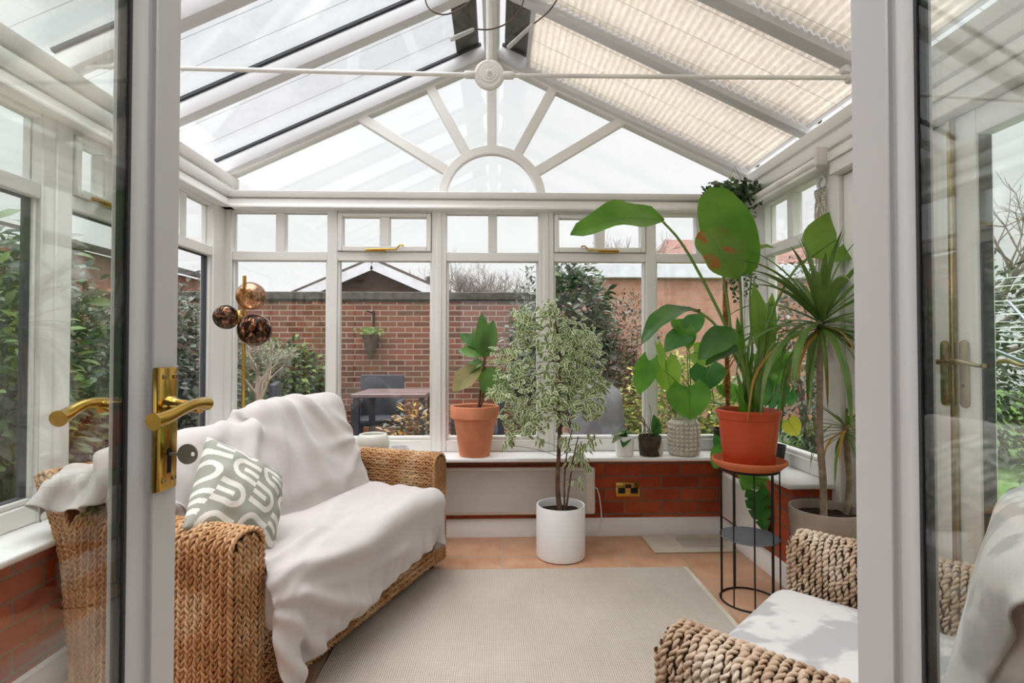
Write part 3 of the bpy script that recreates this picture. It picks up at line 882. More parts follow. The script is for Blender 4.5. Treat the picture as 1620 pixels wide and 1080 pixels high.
for j in range(n):
    q = (j + 1) % n
    fs += [(j, q, n + q, n + j), (2 * n + j, 3 * n + j, 3 * n + q, 2 * n + q), (j, 2 * n + j, 2 * n + q, q), (n + j, n + q, 3 * n + q, 3 * n + j)]
k2.add(vs, fs).build('key_bow', M['steel_key'], key, smooth=35)
MB().tube([LL.P(0.0255, 0.004, 0.973), LL.P(0.0255, -0.019, 0.973)], 0.002, 10).build('key_shaft', M['steel_key'], key)

# ------------------------------------------------------------------ side french doors
def side_door(num, y0, y1, meet, label):
    root = empty('door_%d' % num, (1.55, y0 if meet == 'hi' else y1, 0.03), label, 'door', None, 'structure')
    f = MB(); B = lambda a, b, c0, c1, d0=0.0, d1=0.06: wbox(f, 'right', a, b, d0, d1, c0, c1)
    B(y0, y0 + 0.082, 0.03, 1.885); B(y1 - 0.082, y1, 0.03, 1.885); B(y0 + 0.082, y1 - 0.082, 0.03, 0.20); B(y0 + 0.082, y1 - 0.082, 1.80, 1.885)
    fr = f.build('frame', M['frame_white'], root, bevel=0.006, seg=2, smooth=40)
    g = MB()
    for a in (y0 + 0.082, y1 - 0.086): wbox(g, 'right', a, a + 0.004, 0.01, 0.05, 0.20, 1.80)
    g.build('gasket', M['gasket'], fr, smooth=0)
    p = MB(); wbox(p, 'right', y0 + 0.082, y1 - 0.082, 0.03, 0.036, 0.20, 1.80); p.build('pane', M['glass'], root, smooth=0)
    yc = (y1 - 0.034) if meet == 'hi' else (y0 + 0.034)
    sg = -1 if meet == 'hi' else 1
    hh = empty('lever_handle', (1.55, yc, 1.03), None, None); hh.parent = root; hh.matrix_parent_inverse = basis(root).inverted()
    pl = MB(); prof = []
    for i in range(25):
        a = PI * i / 24; prof.append((yc + 0.0165 * math.cos(a), 1.118 + 0.018 * math.sin(a)))
    for i in range(25):
        a = PI + PI * i / 24; prof.append((yc + 0.0165 * math.cos(a), 0.930 + 0.018 * math.sin(a)))
    pl.prism(prof, 'x', 1.541, 1.550)
    pl.build('back_plate', M['antique_brass'], hh, bevel=0.002, seg=2, smooth=40)
    for xs in (1, -1):
        X = lambda p: (1.548 - p) if xs > 0 else (1.612 + p)
        lv = MB(); lv.tube([(X(0), yc, 1.062), (X(0.045), yc, 1.062)], 0.009, 12)
        pts = []; rr = []
        for i in range(15):
            u = i / 14
            pts.append((X(0.045 + 0.004 * math.sin(u * 6)), yc + sg * (-0.008 + 0.125 * u), 1.062 + 0.006 * math.sin(u * 5.5) - 0.004 * u)); rr.append(0.009 - 0.004 * u + (0.002 if u > 0.9 else 0))
        lv.tube(pts, rr, 10); lv.build('lever', M['antique_brass'], hh, smooth=50)
    if meet == 'hi':
        MB().tube([(1.5415, yc, 0.985), (1.5395, yc, 0.985)], 0.005, 12).build('keyhole', M['black_void'], hh)
        a = MB(); a.box(1.532, 1.552, y1 - 0.006, y1 + 0.012, 0.03, 1.885); a.build('brass_astragal', M['antique_brass'], root, bevel=0.004, smooth=40)
    return root
side_door(3, 1.764, 2.335, 'lo', 'glazed side door hinged beside the dracaena')
side_door(4, 1.178, 1.756, 'hi', 'glazed side door nearer the house with a keyhole plate')
trim(MB().box(1.50, 1.63, 1.10, 2.355, 1.89, 1.951).box(1.53, 1.63, 2.337, 2.356, 0.0, 1.89).box(1.53, 1.63, 1.10, 1.176, 0.0, 1.89), 'white frame around the side doors', 'door frame')
trim(MB().box(1.54, 1.64, 1.176, 2.337, 0.0, 0.028), 'white threshold under the side doors', 'threshold')
# ------------------------------------------------------------------ sofa
class Fr:
    def __init__(s, o, u, v): s.o = np.array([o[0], o[1], 0.0]); s.u = np.array([u[0], u[1], 0.0]); s.v = np.array([v[0], v[1], 0.0])
    def __call__(s, u, v, z): return s.o + s.u * u + s.v * v + np.array([0, 0, z])
    def arr(s, A): return s.o + A[..., 0:1] * s.u + A[..., 1:2] * s.v + A[..., 2:3] * np.array([0, 0, 1.0])
def rbox_mb(F, cu, cv, cz, hu, hv, hz, r, rot=0.0, puff=0.0, n=10):
    # rounded (puffed) box as a subdivided cube in frame F
    mb = MB()
    c, s_ = math.cos(rot), math.sin(rot)
    def pt(x, y, z):
        # x,y,z in -1..1 on cube surface
        p = np.array([x * hu, y * hv, z * hz])
        core = np.array([max(-hu + r, min(hu - r, p[0])), max(-hv + r, min(hv - r, p[1])), max(-hz + r, min(hz - r, p[2]))])
        d = p - core; l = np.linalg.norm(d)
        if l > 1e-9: p = core + d / l * r
        if puff:
            p[2] += puff * (1 - x * x) * (1 - y * y) * (1 if z > 0 else -1) * abs(z)
        v_, z_ = p[1] * c - p[2] * s_, p[1] * s_ + p[2] * c
        return tuple(F(cu + p[0], cv + v_, cz + z_))
    def warp(t): return math.copysign(1 - (1 - abs(t)) ** 1.6, t)
    for ax in range(3):
        for sg in (-1, 1):
            rows = []
            for i in range(n + 1):
                row = []
                for j in range(n + 1):
                    a, b = warp(2 * i / n - 1), warp(2 * j / n - 1)
                    q = [0, 0, 0]; q[ax] = sg; q[(ax + 1) % 3] = a; q[(ax + 2) % 3] = b
                    row.append(pt(*q))
                rows.append(row)
            mb.grid(rows, flip=(sg < 0))
    return mb
def weld(o, d=0.0006):
    bm = bmesh.new(); bm.from_mesh(o.data); bmesh.ops.remove_doubles(bm, verts=bm.verts, dist=d)
    bmesh.ops.recalc_face_normals(bm, faces=bm.faces); bm.to_mesh(o.data); bm.free()
    return o
def dens(P, step=0.005):
    P = np.asarray(P, float); s = np.concatenate([[0], np.cumsum(np.linalg.norm(np.diff(P, axis=0), axis=1))])
    k = max(4, int(s[-1] / step)); t = np.linspace(0, s[-1], k)
    return np.stack([np.interp(t, s, P[:, i]) for i in range(P.shape[1])], 1)
def roundprof(a0, a1, ztop, r, zl, zr_, n=6):
    # (a,z) path: up the a0 side from zl, over a rounded top, down the a1 side to zr_
    P = [(a0, zl), (a0, ztop - r)]
    for i in range(1, n): t = PI - (PI / 2) * i / n; P.append((a0 + r + r * math.cos(t), ztop - r + r * math.sin(t)))
    P += [(a0 + r, ztop), (a1 - r, ztop)]
    for i in range(1, n): t = PI / 2 - (PI / 2) * i / n; P.append((a1 - r + r * math.cos(t), ztop - r + r * math.sin(t)))
    P += [(a1, ztop - r), (a1, zr_)]
    return P

SF = Fr((-0.745, 1.53), (0.3584, 0.9336), (-0.9336, 0.3584))
SLEN, AH, AT = 1.33, 0.58, 0.115
sofa = empty('wicker_sofa', tuple(SF(SLEN / 2, 0.3, 0.0)), 'two-seater woven seagrass sofa along the left windows', 'sofa')
def core_arm(u0, u1, name, mat):
    mb = MB()
    P = roundprof(u0 + 0.004, u1 - 0.004, AH - 0.006, 0.045, 0.05, 0.05)
    vs = [tuple(SF(a, 0.004, z)) for a, z in P] + [tuple(SF(a, 0.66, z)) for a, z in P]
    n = len(P)
    fs = [tuple(range(n)), tuple(range(2 * n - 1, n - 1, -1))] + [(i, n + i, n + (i + 1) % n, (i + 1) % n) for i in range(n)]
    mb.add(vs, fs); return mb
RS, OFF, PIT = 0.0048, 0.0040, 0.038
def wicker(name, paths, mat, parent, seed, rs=RS, off=OFF, pitch=PIT, n=5):
    v, f = rope_arrays(paths, rs, off, pitch, 2, n, jit=0.5, seed=seed, hands=(1, -1))
    return mesh_np(name, v, f, mat, parent)
rr = random.Random(3)
def wob(P, amp=0.0018, ph=0.0):
    P = np.array(P); k = len(P); s = np.arange(k) * 0.005
    w_ = amp * np.sin(s * 2 * PI / 0.055 + ph)
    return P, w_
# near arm: vertical plaits over the top
near = core_arm(0, AT, 'arm', None).build('arm', M['wicker_core'], sofa, smooth=40)
paths = []
for i in range(41):
    v = 0.012 + i * 0.0160
    P = dens(roundprof(0.0, AT, AH, 0.05, 0.045, 0.40))
    P, w_ = wob(P, ph=PI * (i % 2) + rr.random() * 0.5)
    paths.append(np.array([SF(a, v + w, z) for (a, z), w in zip(P, w_)]))
wicker('arm_weave', paths, M['seagrass'], near, 11)
paths = []
for i in range(7):
    u = 0.014 + i * 0.0145
    top = AH - 0.012 - (0.035 * (abs(i - 3) / 3) ** 3)
    P = dens([(u, 0.045), (u, top)]); P, w_ = wob(P, ph=PI * (i % 2))
    paths.append(np.array([SF(a + w, -0.006, z) for (a, z), w in zip(P, w_)]))
P = dens(roundprof(-0.001, AT + 0.001, AH + 0.001, 0.05, 0.045, 0.045)); paths.append(np.array([SF(a, -0.004, z) for a, z in P]))
wicker('front_weave', paths, M['seagrass'], near, 12)
# far arm: horizontal plaits
far = core_arm(SLEN - AT, SLEN, 'arm', None).build('arm', M['wicker_core'], sofa, smooth=40)
P = dens(roundprof(SLEN - AT, SLEN, AH, 0.05, 0.30, 0.10), 0.0128)
paths = []
for i, (a, z) in enumerate(P):
    Q = dens([(0.0, 0), (0.64, 0)]); Q, w_ = wob(Q, ph=PI * (i % 2))
    paths.append(np.array([SF(a, q[0], z + w) for q, w in zip(Q, w_)]))
wicker('arm_weave', paths, M['seagrass'], far, 13)
paths = []
for i in range(7):
    u = SLEN - AT + 0.014 + i * 0.0145
    Q = dens([(u, 0.045), (u, AH - 0.012 - 0.035 * (abs(i - 3) / 3) ** 3)]); Q, w_ = wob(Q, ph=PI * (i % 2))
    paths.append(np.array([SF(a + w, -0.006, z) for (a, z), w in zip(Q, w_)]))
P = dens(roundprof(SLEN - AT - 0.001, SLEN + 0.001, AH + 0.001, 0.05, 0.045, 0.045)); paths.append(np.array([SF(a, -0.004, z) for a, z in P]))
wicker('front_weave', paths, M['seagrass'], far, 14)
# base front rail
bm_ = MB(); A = [SF(AT, 0.0, 0.05), SF(SLEN - AT, 0.0, 0.05), SF(SLEN - AT, 0.60, 0.05), SF(AT, 0.60, 0.05)]
bm_.add([tuple(p) for p in A] + [tuple(p + np.array([0, 0, 0.20])) for p in A], [(0, 1, 2, 3), (7, 6, 5, 4), (0, 4, 5, 1), (1, 5, 6, 2), (2, 6, 7, 3), (3, 7, 4, 0)])
base = bm_.build('seat_base', M['wicker_core'], sofa, smooth=0)
paths = []
for i in range(17):
    z = 0.052 + i * 0.0135
    Q = dens([(AT + 0.002, 0), (SLEN - AT - 0.002, 0)]); Q, w_ = wob(Q, ph=PI * (i % 2))
    paths.append(np.array([SF(q[0], -0.004 + (0.004 if i == 0 else 0), z + w) for q, w in zip(Q, w_)]))
wicker('base_weave', paths, M['seagrass'], base, 15)
# back panel, flaring outwards
def vo(z): return 0.645 + 0.07 * (z / 0.48) + (0.10 * max(0, (z - 0.40) / 0.28) ** 1.5)
bk = MB(); rows = []
PB = [(vo(z) - 0.09, z) for z in np.linspace(0.05, 0.66, 12)] + [(vo(0.675) - 0.045, 0.69)] + [(vo(z) - 0.004, z) for z in np.linspace(0.66, 0.05, 12)]
n = len(PB)
vs = [tuple(SF(0.006, a, z)) for a, z in PB] + [tuple(SF(SLEN - 0.006, a, z)) for a, z in PB]
bk.add(vs, [tuple(range(n)), tuple(range(2 * n - 1, n - 1, -1))] + [(i, (i + 1) % n, n + (i + 1) % n, n + i) for i in range(n)])
back = bk.build('backrest', M['wicker_core'], sofa, smooth=40)
paths = []
PBo = [(vo(z) - 0.09, z) for z in (0.60, 0.66)] + [(vo(0.68) - 0.075, 0.688), (vo(0.68) - 0.045, 0.70), (vo(0.68) - 0.012, 0.688)] + [(vo(z), z) for z in np.linspace(0.66, 0.06, 12)]
for i in range(88):
    u = 0.004 + i * 0.0148
    P = dens(PBo, 0.006); P, w_ = wob(P, ph=PI * (i % 2))
    if i > 12: P = P[:40]; w_ = w_[:40]
    paths.append(np.array([SF(u + w, a, z) for (a, z), w in zip(P, w_)]))
for j in range(7):
    P = dens([(vo(z) - 0.004 - j * 0.0138, z) for z in np.linspace(0.05, 0.685, 14)]); P, w_ = wob(P, ph=PI * (j % 2))
    paths.append(np.array([SF(0.0, a + w, z) for (a, z), w in zip(P, w_)]))
wicker('back_weave', paths, M['seagrass'], back, 16)
for (u, v) in ((0.06, 0.05), (SLEN - 0.06, 0.05), (0.06, 0.55), (SLEN - 0.06, 0.55)):
    p = SF(u, v, 0)
    zf = 0.0085 if p[0] > -0.6 else 0.0
    MB().lathe([(0.02, zf), (0.026, 0.052)], (p[0], p[1], 0), 14).build('foot', M['black_void'], sofa, smooth=40)
# cushions under the throws
SC = dict(cu=0.65, cv=0.245, cz=0.335, hu=0.53, hv=0.325, hz=0.095, r=0.055)
BC = dict(cu=0.325, cv=0.48, cz=0.605, hu=0.30, hv=0.095, hz=0.19, r=0.06, rot=-0.42)
BC2 = dict(cu=0.845, cv=0.485, cz=0.64, hu=0.275, hv=0.10, hz=0.225, r=0.055, rot=-0.42)
weld(rbox_mb(SF, n=12, puff=0.01, **SC).build('seat_cushion', M['throw'], sofa, smooth=180))
weld(rbox_mb(SF, n=12, **BC).build('back_cushion', M['throw'], sofa, smooth=180))
weld(rbox_mb(SF, n=12, **BC2).build('back_cushion', M['throw'], sofa, smooth=180))

# ---- cloth relaxed over the seats (position-based, deterministic)
def sd_rbox(P, c, h, r, rot=0.0):
    d = P - np.array(c)
    cs, sn = math.cos(rot), math.sin(rot)
    y = d[:, 1] * cs + d[:, 2] * sn; z = -d[:, 1] * sn + d[:, 2] * cs
    q = np.stack([d[:, 0], y, z], 1)
    hh = np.array(h) - r
    a = np.abs(q) - hh
    out = np.maximum(a, 0); l = np.linalg.norm(out, axis=1)
    inside = np.minimum(a.max(1), 0)
    dist = l + inside - r
    g = np.zeros_like(q)
    m = l > 1e-9
    g[m] = out[m] / l[m][:, None] * np.sign(q[m])
    mi = ~m
    if mi.any():
        k = a[mi].argmax(1); gg = np.zeros((mi.sum(), 3)); gg[np.arange(mi.sum()), k] = np.sign(q[mi][np.arange(mi.sum()), k]); g[mi] = gg
    gy = g[:, 1] * cs - g[:, 2] * sn; gz = g[:, 1] * sn + g[:, 2] * cs
    return dist, np.stack([g[:, 0], gy, gz], 1)
def cloth(P0, solids, steps=150, iters=10, slack=(1.0, 1.0), thick=0.006, grav=9.0, dt=0.016, damp=0.96, fric=0.93, floor=0.012, extra=None, seed=0, bend=0.25):
    nb, na, _ = P0.shape
    P = P0.reshape(-1, 3).copy(); rng = np.random.RandomState(seed)
    idx = np.arange(nb * na).reshape(nb, na)
    cons = []
    def addc(A, B, k, sl=1.0, comp=1.0):
        A = A.ravel(); B = B.ravel()
        L = np.linalg.norm(P[A] - P[B], axis=1) * sl
        cons.append((A, B, L, k, comp))
    for off in (0, 1):
        addc(idx[:, off:-1:2], idx[:, off + 1::2], 1.0, slack[0]); addc(idx[off:-1:2, :], idx[off + 1::2, :], 1.0, slack[1])
    sd = (slack[0] + slack[1]) / 2
    for off in (0, 1):
        addc(idx[off:-1:2, :-1], idx[off + 1::2, 1:], 0.35, sd); addc(idx[off:-1:2, 1:], idx[off + 1::2, :-1], 0.35, sd)
    for off in (0, 1, 2, 3):
        A = idx[:, off:-3:4]; B = idx[:, off + 3::4]; addc(A, B[:, :A.shape[1]], bend, slack[0])
        A = idx[off:-3:4, :]; B = idx[off + 3::4, :]; addc(A, B[:A.shape[0]], bend, slack[1])
    P += rng.normal(0, 0.0015, P.shape)
    Vv = np.zeros_like(P); g = np.array([0, 0, -grav])
    for st in range(steps):
        Q = P + Vv * dt + g * dt * dt
        if extra is not None: Q = Q + extra(P, st) * dt * dt
        for it in range(iters):
            for A, B, L, k, comp in cons:
                d = Q[A] - Q[B]; l = np.linalg.norm(d, axis=1) + 1e-9
                c = (k * 0.5 * (l - L) / l)[:, None] * d
                np.add.at(Q, A, -c) if False else None
                Q[A] -= c; Q[B] += c
            if it % 3 == 2 or it == iters - 1:
                for sol in solids:
                    dist, gr = sd_rbox(Q, *sol)
                    m = dist < thick
                    if m.any():
                        Q[m] += gr[m] * (thick - dist[m])[:, None]
                        if it == iters - 1:
                            t = Q[m] - P[m]; t = t - gr[m] * np.sum(t * gr[m], 1)[:, None]
                            Q[m] -= t * fric
                m = Q[:, 2] < floor
                Q[m, 2] = floor
        Vv = (Q - P) / dt * damp
        sp_ = np.linalg.norm(Vv, axis=1)[:, None]; Vv *= np.minimum(1, 1.5 / (sp_ + 1e-9))
        P = Q
    return P.reshape(nb, na, 3)
def cloth_obj(name, F, G, mat, label, cat, group=None, thick=0.004):
    W = F.arr(G); nb, na, _ = W.shape
    mb = MB(); mb.grid([[tuple(p) for p in r] for r in W])
    o = mb.build(name, mat, None, smooth=180)
    md = o.modifiers.new('sub', 'SUBSURF'); md.levels = 1; md.render_levels = 1
    so = o.modifiers.new('thick', 'SOLIDIFY'); so.thickness = thick; so.offset = 0
    return tag(o, label, cat, group)
def sol(d): return ((d['cu'], d['cv'], d['cz']), (d['hu'], d['hv'], d['hz']), d['r'], d.get('rot', 0.0))
SOL = [sol(SC), sol(BC), sol(BC2), ((AT / 2, 0.33, 0.31), (AT / 2 + 0.012, 0.345, 0.292), 0.05), ((SLEN - AT / 2, 0.33, 0.31), (AT / 2 + 0.012, 0.345, 0.292), 0.05),
       ((0.65, 0.30, 0.14), (0.65, 0.318, 0.13), 0.02), ((0.65, 0.69, 0.40), (0.65, 0.055, 0.295), 0.04, -0.22)]
def profile_cloth(prof, edges, step):
    # prof: (v,z) ; edges: list of (t,u0,u1)
    P = np.array(prof, float); s = np.concatenate([[0], np.cumsum(np.linalg.norm(np.diff(P, axis=0), axis=1))])
    nb = int(s[-1] / step); t = np.linspace(0, 1, nb); tt = t * s[-1]
    E = np.array(edges)
    wmax = max(e[2] - e[1] for e in edges); na = int(wmax / step)
    G = np.zeros((nb, na, 3))
    for i in range(nb):
        u0 = np.interp(t[i], E[:, 0], E[:, 1]); u1 = np.interp(t[i], E[:, 0], E[:, 2])
        G[i, :, 0] = np.linspace(u0, u1, na); G[i, :, 1] = np.interp(tt[i], s, P[:, 0]); G[i, :, 2] = np.interp(tt[i], s, P[:, 1])
    return G
def fold_normals(G):
    du = np.gradient(G, axis=1); dv = np.gradient(G, axis=0)
    n = np.cross(du, dv); n /= (np.linalg.norm(n, axis=2)[..., None] + 1e-9)
    return n
def ridge(x): return np.clip(0.5 + 0.5 * np.cos(x), 0, 1) ** 3.0
def arc(G):
    d = np.linalg.norm(np.diff(G, axis=0), axis=2).mean(1)
    return np.concatenate([[0], np.cumsum(d)])[:, None] + 0 * G[..., 0]
def radial(U, Sx, u0, s0, k, ph, A, grow=0.15, fade=0.7, wav=0.6):
    du = U - u0; ds = Sx - s0; r = np.hypot(du, ds); an = np.arctan2(ds, du)
    return A * np.clip(r / grow, 0, 1) * np.exp(-r / fade) * ridge(k * an + ph + wav * np.sin(r * 9 + ph))
def sgn_up(n, G):  # make normals point away from the sofa
    flip = (n[..., 2] - n[..., 1]).mean() < 0
    return -n if flip else n
# back throw
G = profile_cloth([(0.81, 0.66), (0.785, 0.77), (0.64, 0.862), (0.50, 0.84), (0.41, 0.72), (0.29, 0.50), (0.225, 0.462)],
                  [(0, -0.03, 1.12), (0.4, -0.12, 1.17), (0.62, -0.02, 1.18), (0.8, 0.10, 1.18), (1.0, 0.125, 1.18)], 0.014)
U = G[..., 0]; A_ = arc(G); n = sgn_up(fold_normals(G), G)
D = radial(U, A_, 0.66, 0.22, 15, 0.4, 0.034, 0.10, 0.45) + radial(U, A_, 0.10, 0.25, 8, 1.0, 0.03, 0.1, 0.35) + radial(U, A_, 1.18, 0.62, 10, 0.0, 0.02, 0.08, 0.3)
D = D + radial(U, A_, 0.70, 0.24, 14, 2.0, 0.018, 0.06, 0.45, 1.4) + 0.010 * ridge(U * 26 - A_ * 14 + 3 * np.sin(A_ * 8)) * np.clip((A_ - 0.3) / 0.2, 0, 1) * np.exp(-((U - 0.45) / 0.35) ** 2)
D = D + 0.007 * ridge(U * 30 + 2.5 * np.sin(A_ * 6) + 1.0) * np.exp(-((A_ - 0.27) / 0.16) ** 2) + 0.02 * ridge(U * 13 + A_ * 7) * (U < 0.02)
G[..., 2] -= 0.075 * np.clip((1.05 - G[..., 0]) / 0.9, 0, 1) * np.clip((G[..., 2] - 0.5) / 0.25, 0, 1)
G = cloth(G, SOL, 45, 8, slack=(1.0, 1.0), seed=3, bend=0.15)
n = sgn_up(fold_normals(G), G)
G = G + n * D[..., None]
tq = np.linspace(0, 1, G.shape[0])[:, None]
G[..., 2] -= 0.07 * np.clip((tq - 0.90) / 0.10, 0, 1)
cloth_obj('sofa_throw', SF, G, M['throw'], 'pale grey fleece throw draped over the sofa backrest', 'throw', 'fleece throws on the sofa')
# seat throw
G = profile_cloth([(0.33, 0.492), (0.22, 0.470), (0.05, 0.468), (-0.06, 0.460), (-0.105, 0.43), (-0.112, 0.35), (-0.112, 0.235)],
                  [(0, 0.13, 1.19), (0.35, 0.125, 1.20), (0.55, 0.115, 1.23), (0.72, 0.085, 1.285), (1.0, 0.045, 1.30)], 0.014)
nb, na, _ = G.shape
b = np.linspace(0, 1, nb)[:, None]; a = np.linspace(0, 1, na)[None, :]
U = G[..., 0]; A_ = arc(G); n = sgn_up(fold_normals(G), G)
D = radial(U, A_ - 0.16 * np.clip(U, 0, 1.2) * (1.25 - U), 0.0, 0.36, 18, 0.3, 0.040, 0.10, 0.75, 0.5) + radial(U, A_, 1.25, 0.20, 9, 1.3, 0.014, 0.1, 0.35) + radial(U, A_, 0.10, 0.05, 8, 0.6, 0.02, 0.08, 0.4)
D = D + radial(U, A_, 0.04, 0.42, 33, 1.1, 0.014, 0.08, 0.6, 0.8) + 0.008 * ridge(A_ * 42 - U * 10 + 2.5 * np.sin(U * 7)) * np.clip((U - 0.25) / 0.2, 0, 1) * np.exp(-((A_ - 0.25) / 0.2) ** 2) + 0.012 * ridge(A_ * 20 - U * 12 + 1.5 * np.sin(U * 6)) * np.clip((A_ - 0.42) / 0.1, 0, 1)
hem = np.clip((b - 0.74) / 0.26, 0, 1)
G[..., 2] -= hem * (0.15 * np.exp(-(a / 0.09) ** 2) + 0.02 * np.sin(a * 7 + 0.5) - 0.10 * np.clip((a - 0.45) / 0.55, 0, 1) ** 1.2)
G[..., 1] -= hem * 0.012 * np.sin(a * 16)
G = cloth(G, SOL, 30, 8, slack=(1.0, 1.0), seed=5, bend=0.15)
n = sgn_up(fold_normals(G), G)
G = G + n * D[..., None]
cloth_obj('sofa_throw', SF, G, M['throw'], 'pale grey fleece throw spread over the sofa seat and hanging over its front', 'throw', 'fleece throws on the sofa')

# ---- patterned scatter cushion
def pillow(name, c, X, Y, size, thick, mats, pattern, label):
    X = Vector(X).normalized(); N_ = X.cross(Vector(Y)).normalized(); Y = N_.cross(X)
    root = empty(name, c, label, 'cushion')
    c = Vector(c); n = 150
    for side, nm in ((1, 'front_cover'), (-1, 'back_cover')):
        rows = []
        for i in range(n + 1):
            r_ = []
            for j in range(n + 1):
                a = 2 * i / n - 1; b_ = 2 * j / n - 1
                e = (1 - a ** 2) * (1 - b_ ** 2)
                h = thick / 2 * (max(0, e) ** 0.42)
                pin = 1 - 0.07 * (1 - (abs(a) * abs(b_)) ** 1.5) * max(abs(a), abs(b_)) ** 3
                wr = 0.02 * math.sin(9 * a + 4 * b_) * math.sin(7 * b_ - 3 * a) * (1 - e) * e
                p = c + X * (a * size / 2 * pin) + Y * (b_ * size / 2 * pin) + N_ * side * (h + wr)
                # slumped fold at one corner
                r_.append(p)
            rows.append(r_)
        mb = MB(); mb.grid(rows, flip=(side < 0))
        k = 0
        for i in range(n):
            for j in range(n):
                mb.m[i * n + j] = pattern((i + 0.5) / n, (j + 0.5) / n)
        mb.build(nm, mats, root, smooth=180, normals=False)
    return root
def maze(x, y):
    # interlocking rounded U-shaped bands
    ang = 0.25
    u = (x * math.cos(ang) - y * math.sin(ang)) * 3.1; v = (x * math.sin(ang) + y * math.cos(ang)) * 3.1
    row = math.floor(v); fu = u + (0.5 if row % 2 else 0.0)
    cu = fu - math.floor(fu) - 0.5; cv = v - row - 0.5
    if (math.floor(fu) + row) % 2: cv = -cv
    if cv > 0: d = abs(cu)
    else: d = math.hypot(cu, cv)
    band = 0.23 < d < 0.40
    stem = abs(cu) < 0.08 and cv > -0.02
    return 1 if (band or stem) else 0
pc = SF(0.235, 0.215, 0.605)
ph_ = V(0.28, 0.96, 0.0).normalized(); pn_ = V(0.86, -0.26, 0.46).normalized(); pu_ = pn_.cross(ph_).normalized()
pillow('scatter_cushion', tuple(pc), tuple(ph_ * 0.62 + pu_ * 0.78), tuple(-ph_ * 0.78 + pu_ * 0.62), 0.33, 0.17, [M['pillow_green'], M['pillow_white']], maze, 'grey-green cushion with white maze pattern leaning in the near corner of the sofa')

# ------------------------------------------------------------------ armchair
CF = Fr((0.36, 1.08), (0.7198, 0.6941), (0.6941, -0.7198))   # u: near->far arm, v: front->back
CW = 0.78; CAH = 0.55
chair = empty('rope_armchair', tuple(CF(CW / 2, 0.35, 0)), 'pale twisted-rope armchair in the bottom right corner', 'armchair')
def cprof(uc, zl, zr_): return roundprof(uc - 0.062, uc + 0.062, CAH, 0.055, zl, zr_)
for k, uc in enumerate((0.0, CW)):
    P = cprof(uc, 0.05, 0.05); P = [(uc + (a - uc) * 0.88, z - 0.008) for a, z in P]
    n = len(P); vs = [tuple(CF(a, 0.01, z)) for a, z in P] + [tuple(CF(a, 0.74, z)) for a, z in P]
    core = MB().add(vs, [tuple(range(n)), tuple(range(2 * n - 1, n - 1, -1))] + [(i, n + i, n + (i + 1) % n, (i + 1) % n) for i in range(n)]).build('arm', M['rope_core'], chair, smooth=40)
    paths = []
    for i in range(44):
        v = 0.008 + i * 0.0168
        Pq = dens(cprof(uc, 0.05, 0.30 if k == 0 else 0.05), 0.0045); Pq, wq = wob(Pq, 0.0022, rr.random() * 6)
        paths.append(np.array([CF(a, v + w * (1 + 0.5 * math.sin(i)), z) for (a, z), w in zip(Pq, wq)]))
    v_, f_ = rope_arrays(paths, 0.0046, 0.0039, 0.030, 2, 7, jit=1.0, seed=21 + k)
    mesh_np('arm_weave', v_, f_, M['pale_rope'], core)
    paths = []
    for i in range(7):
        u = uc - 0.05 + i * 0.0167
        paths.append(np.array([CF(a, -0.008, z) for a, z in dens([(u, 0.05), (u, CAH - 0.014 - 0.02 * (abs(i - 3) / 3) ** 2)], 0.0045)]))
    v_, f_ = rope_arrays(paths, 0.0046, 0.0039, 0.030, 2, 7, jit=1.0, seed=31 + k)
    mesh_np('front_weave', v_, f_, M['pale_rope'], core)
bs = MB(); A = [CF(0.06, 0.0, 0.05), CF(CW - 0.06, 0.0, 0.05), CF(CW - 0.06, 0.7, 0.05), CF(0.06, 0.7, 0.05)]
bs.add([tuple(p) for p in A] + [tuple(p + np.array([0, 0, 0.2])) for p in A], [(0, 1, 2, 3), (7, 6, 5, 4), (0, 4, 5, 1), (1, 5, 6, 2), (2, 6, 7, 3), (3, 7, 4, 0)])
bs.build('seat_base', M['rope_core'], chair, smooth=0)
A = [CF(-0.05, 0.71, 0.05), CF(CW + 0.05, 0.71, 0.05), CF(CW + 0.05, 0.77, 0.05), CF(-0.05, 0.77, 0.05)]
bb = MB().add([tuple(p) for p in A] + [tuple(p + np.array([0.05, -0.04, 0.58])) for p in A], [(0, 1, 2, 3), (7, 6, 5, 4), (0, 4, 5, 1), (1, 5, 6, 2), (2, 6, 7, 3), (3, 7, 4, 0)])
bb.build('backrest', M['rope_core'], chair, smooth=0)
for (u, v) in ((0, 0.06), (CW, 0.06), (0, 0.68), (CW, 0.68)):
    p = CF(u, v, 0); MB().lathe([(0.02, 0.0005 if p[0] > 0.97 else 0.0085), (0.026, 0.052)], (p[0], p[1], 0), 14).build('foot', M['black_void'], chair, smooth=40)
CSC = dict(cu=CW / 2, cv=0.30, cz=0.315, hu=CW / 2 - 0.066, hv=0.34, hz=0.085, r=0.05)
CBC = dict(cu=CW / 2, cv=0.53, cz=0.58, hu=CW / 2 - 0.075, hv=0.10, hz=0.22, r=0.075, rot=-0.22)
weld(rbox_mb(CF, n=12, puff=0.012, **CSC).build('seat_cushion', M['marble_throw'], chair, smooth=180))
weld(rbox_mb(CF, n=12, **CBC).build('back_cushion', M['marble_throw'], chair, smooth=180))
G = profile_cloth([(0.74, 0.62), (0.69, 0.82), (0.54, 0.845), (0.41, 0.72), (0.37, 0.48), (0.24, 0.440), (0.05, 0.435), (-0.06, 0.425), (-0.075, 0.32)],
                  [(0, 0.06, CW - 0.05), (0.35, 0.04, CW - 0.03), (0.5, 0.075, CW - 0.075), (1, 0.08, CW - 0.07)], 0.0185)
nb, na, _ = G.shape
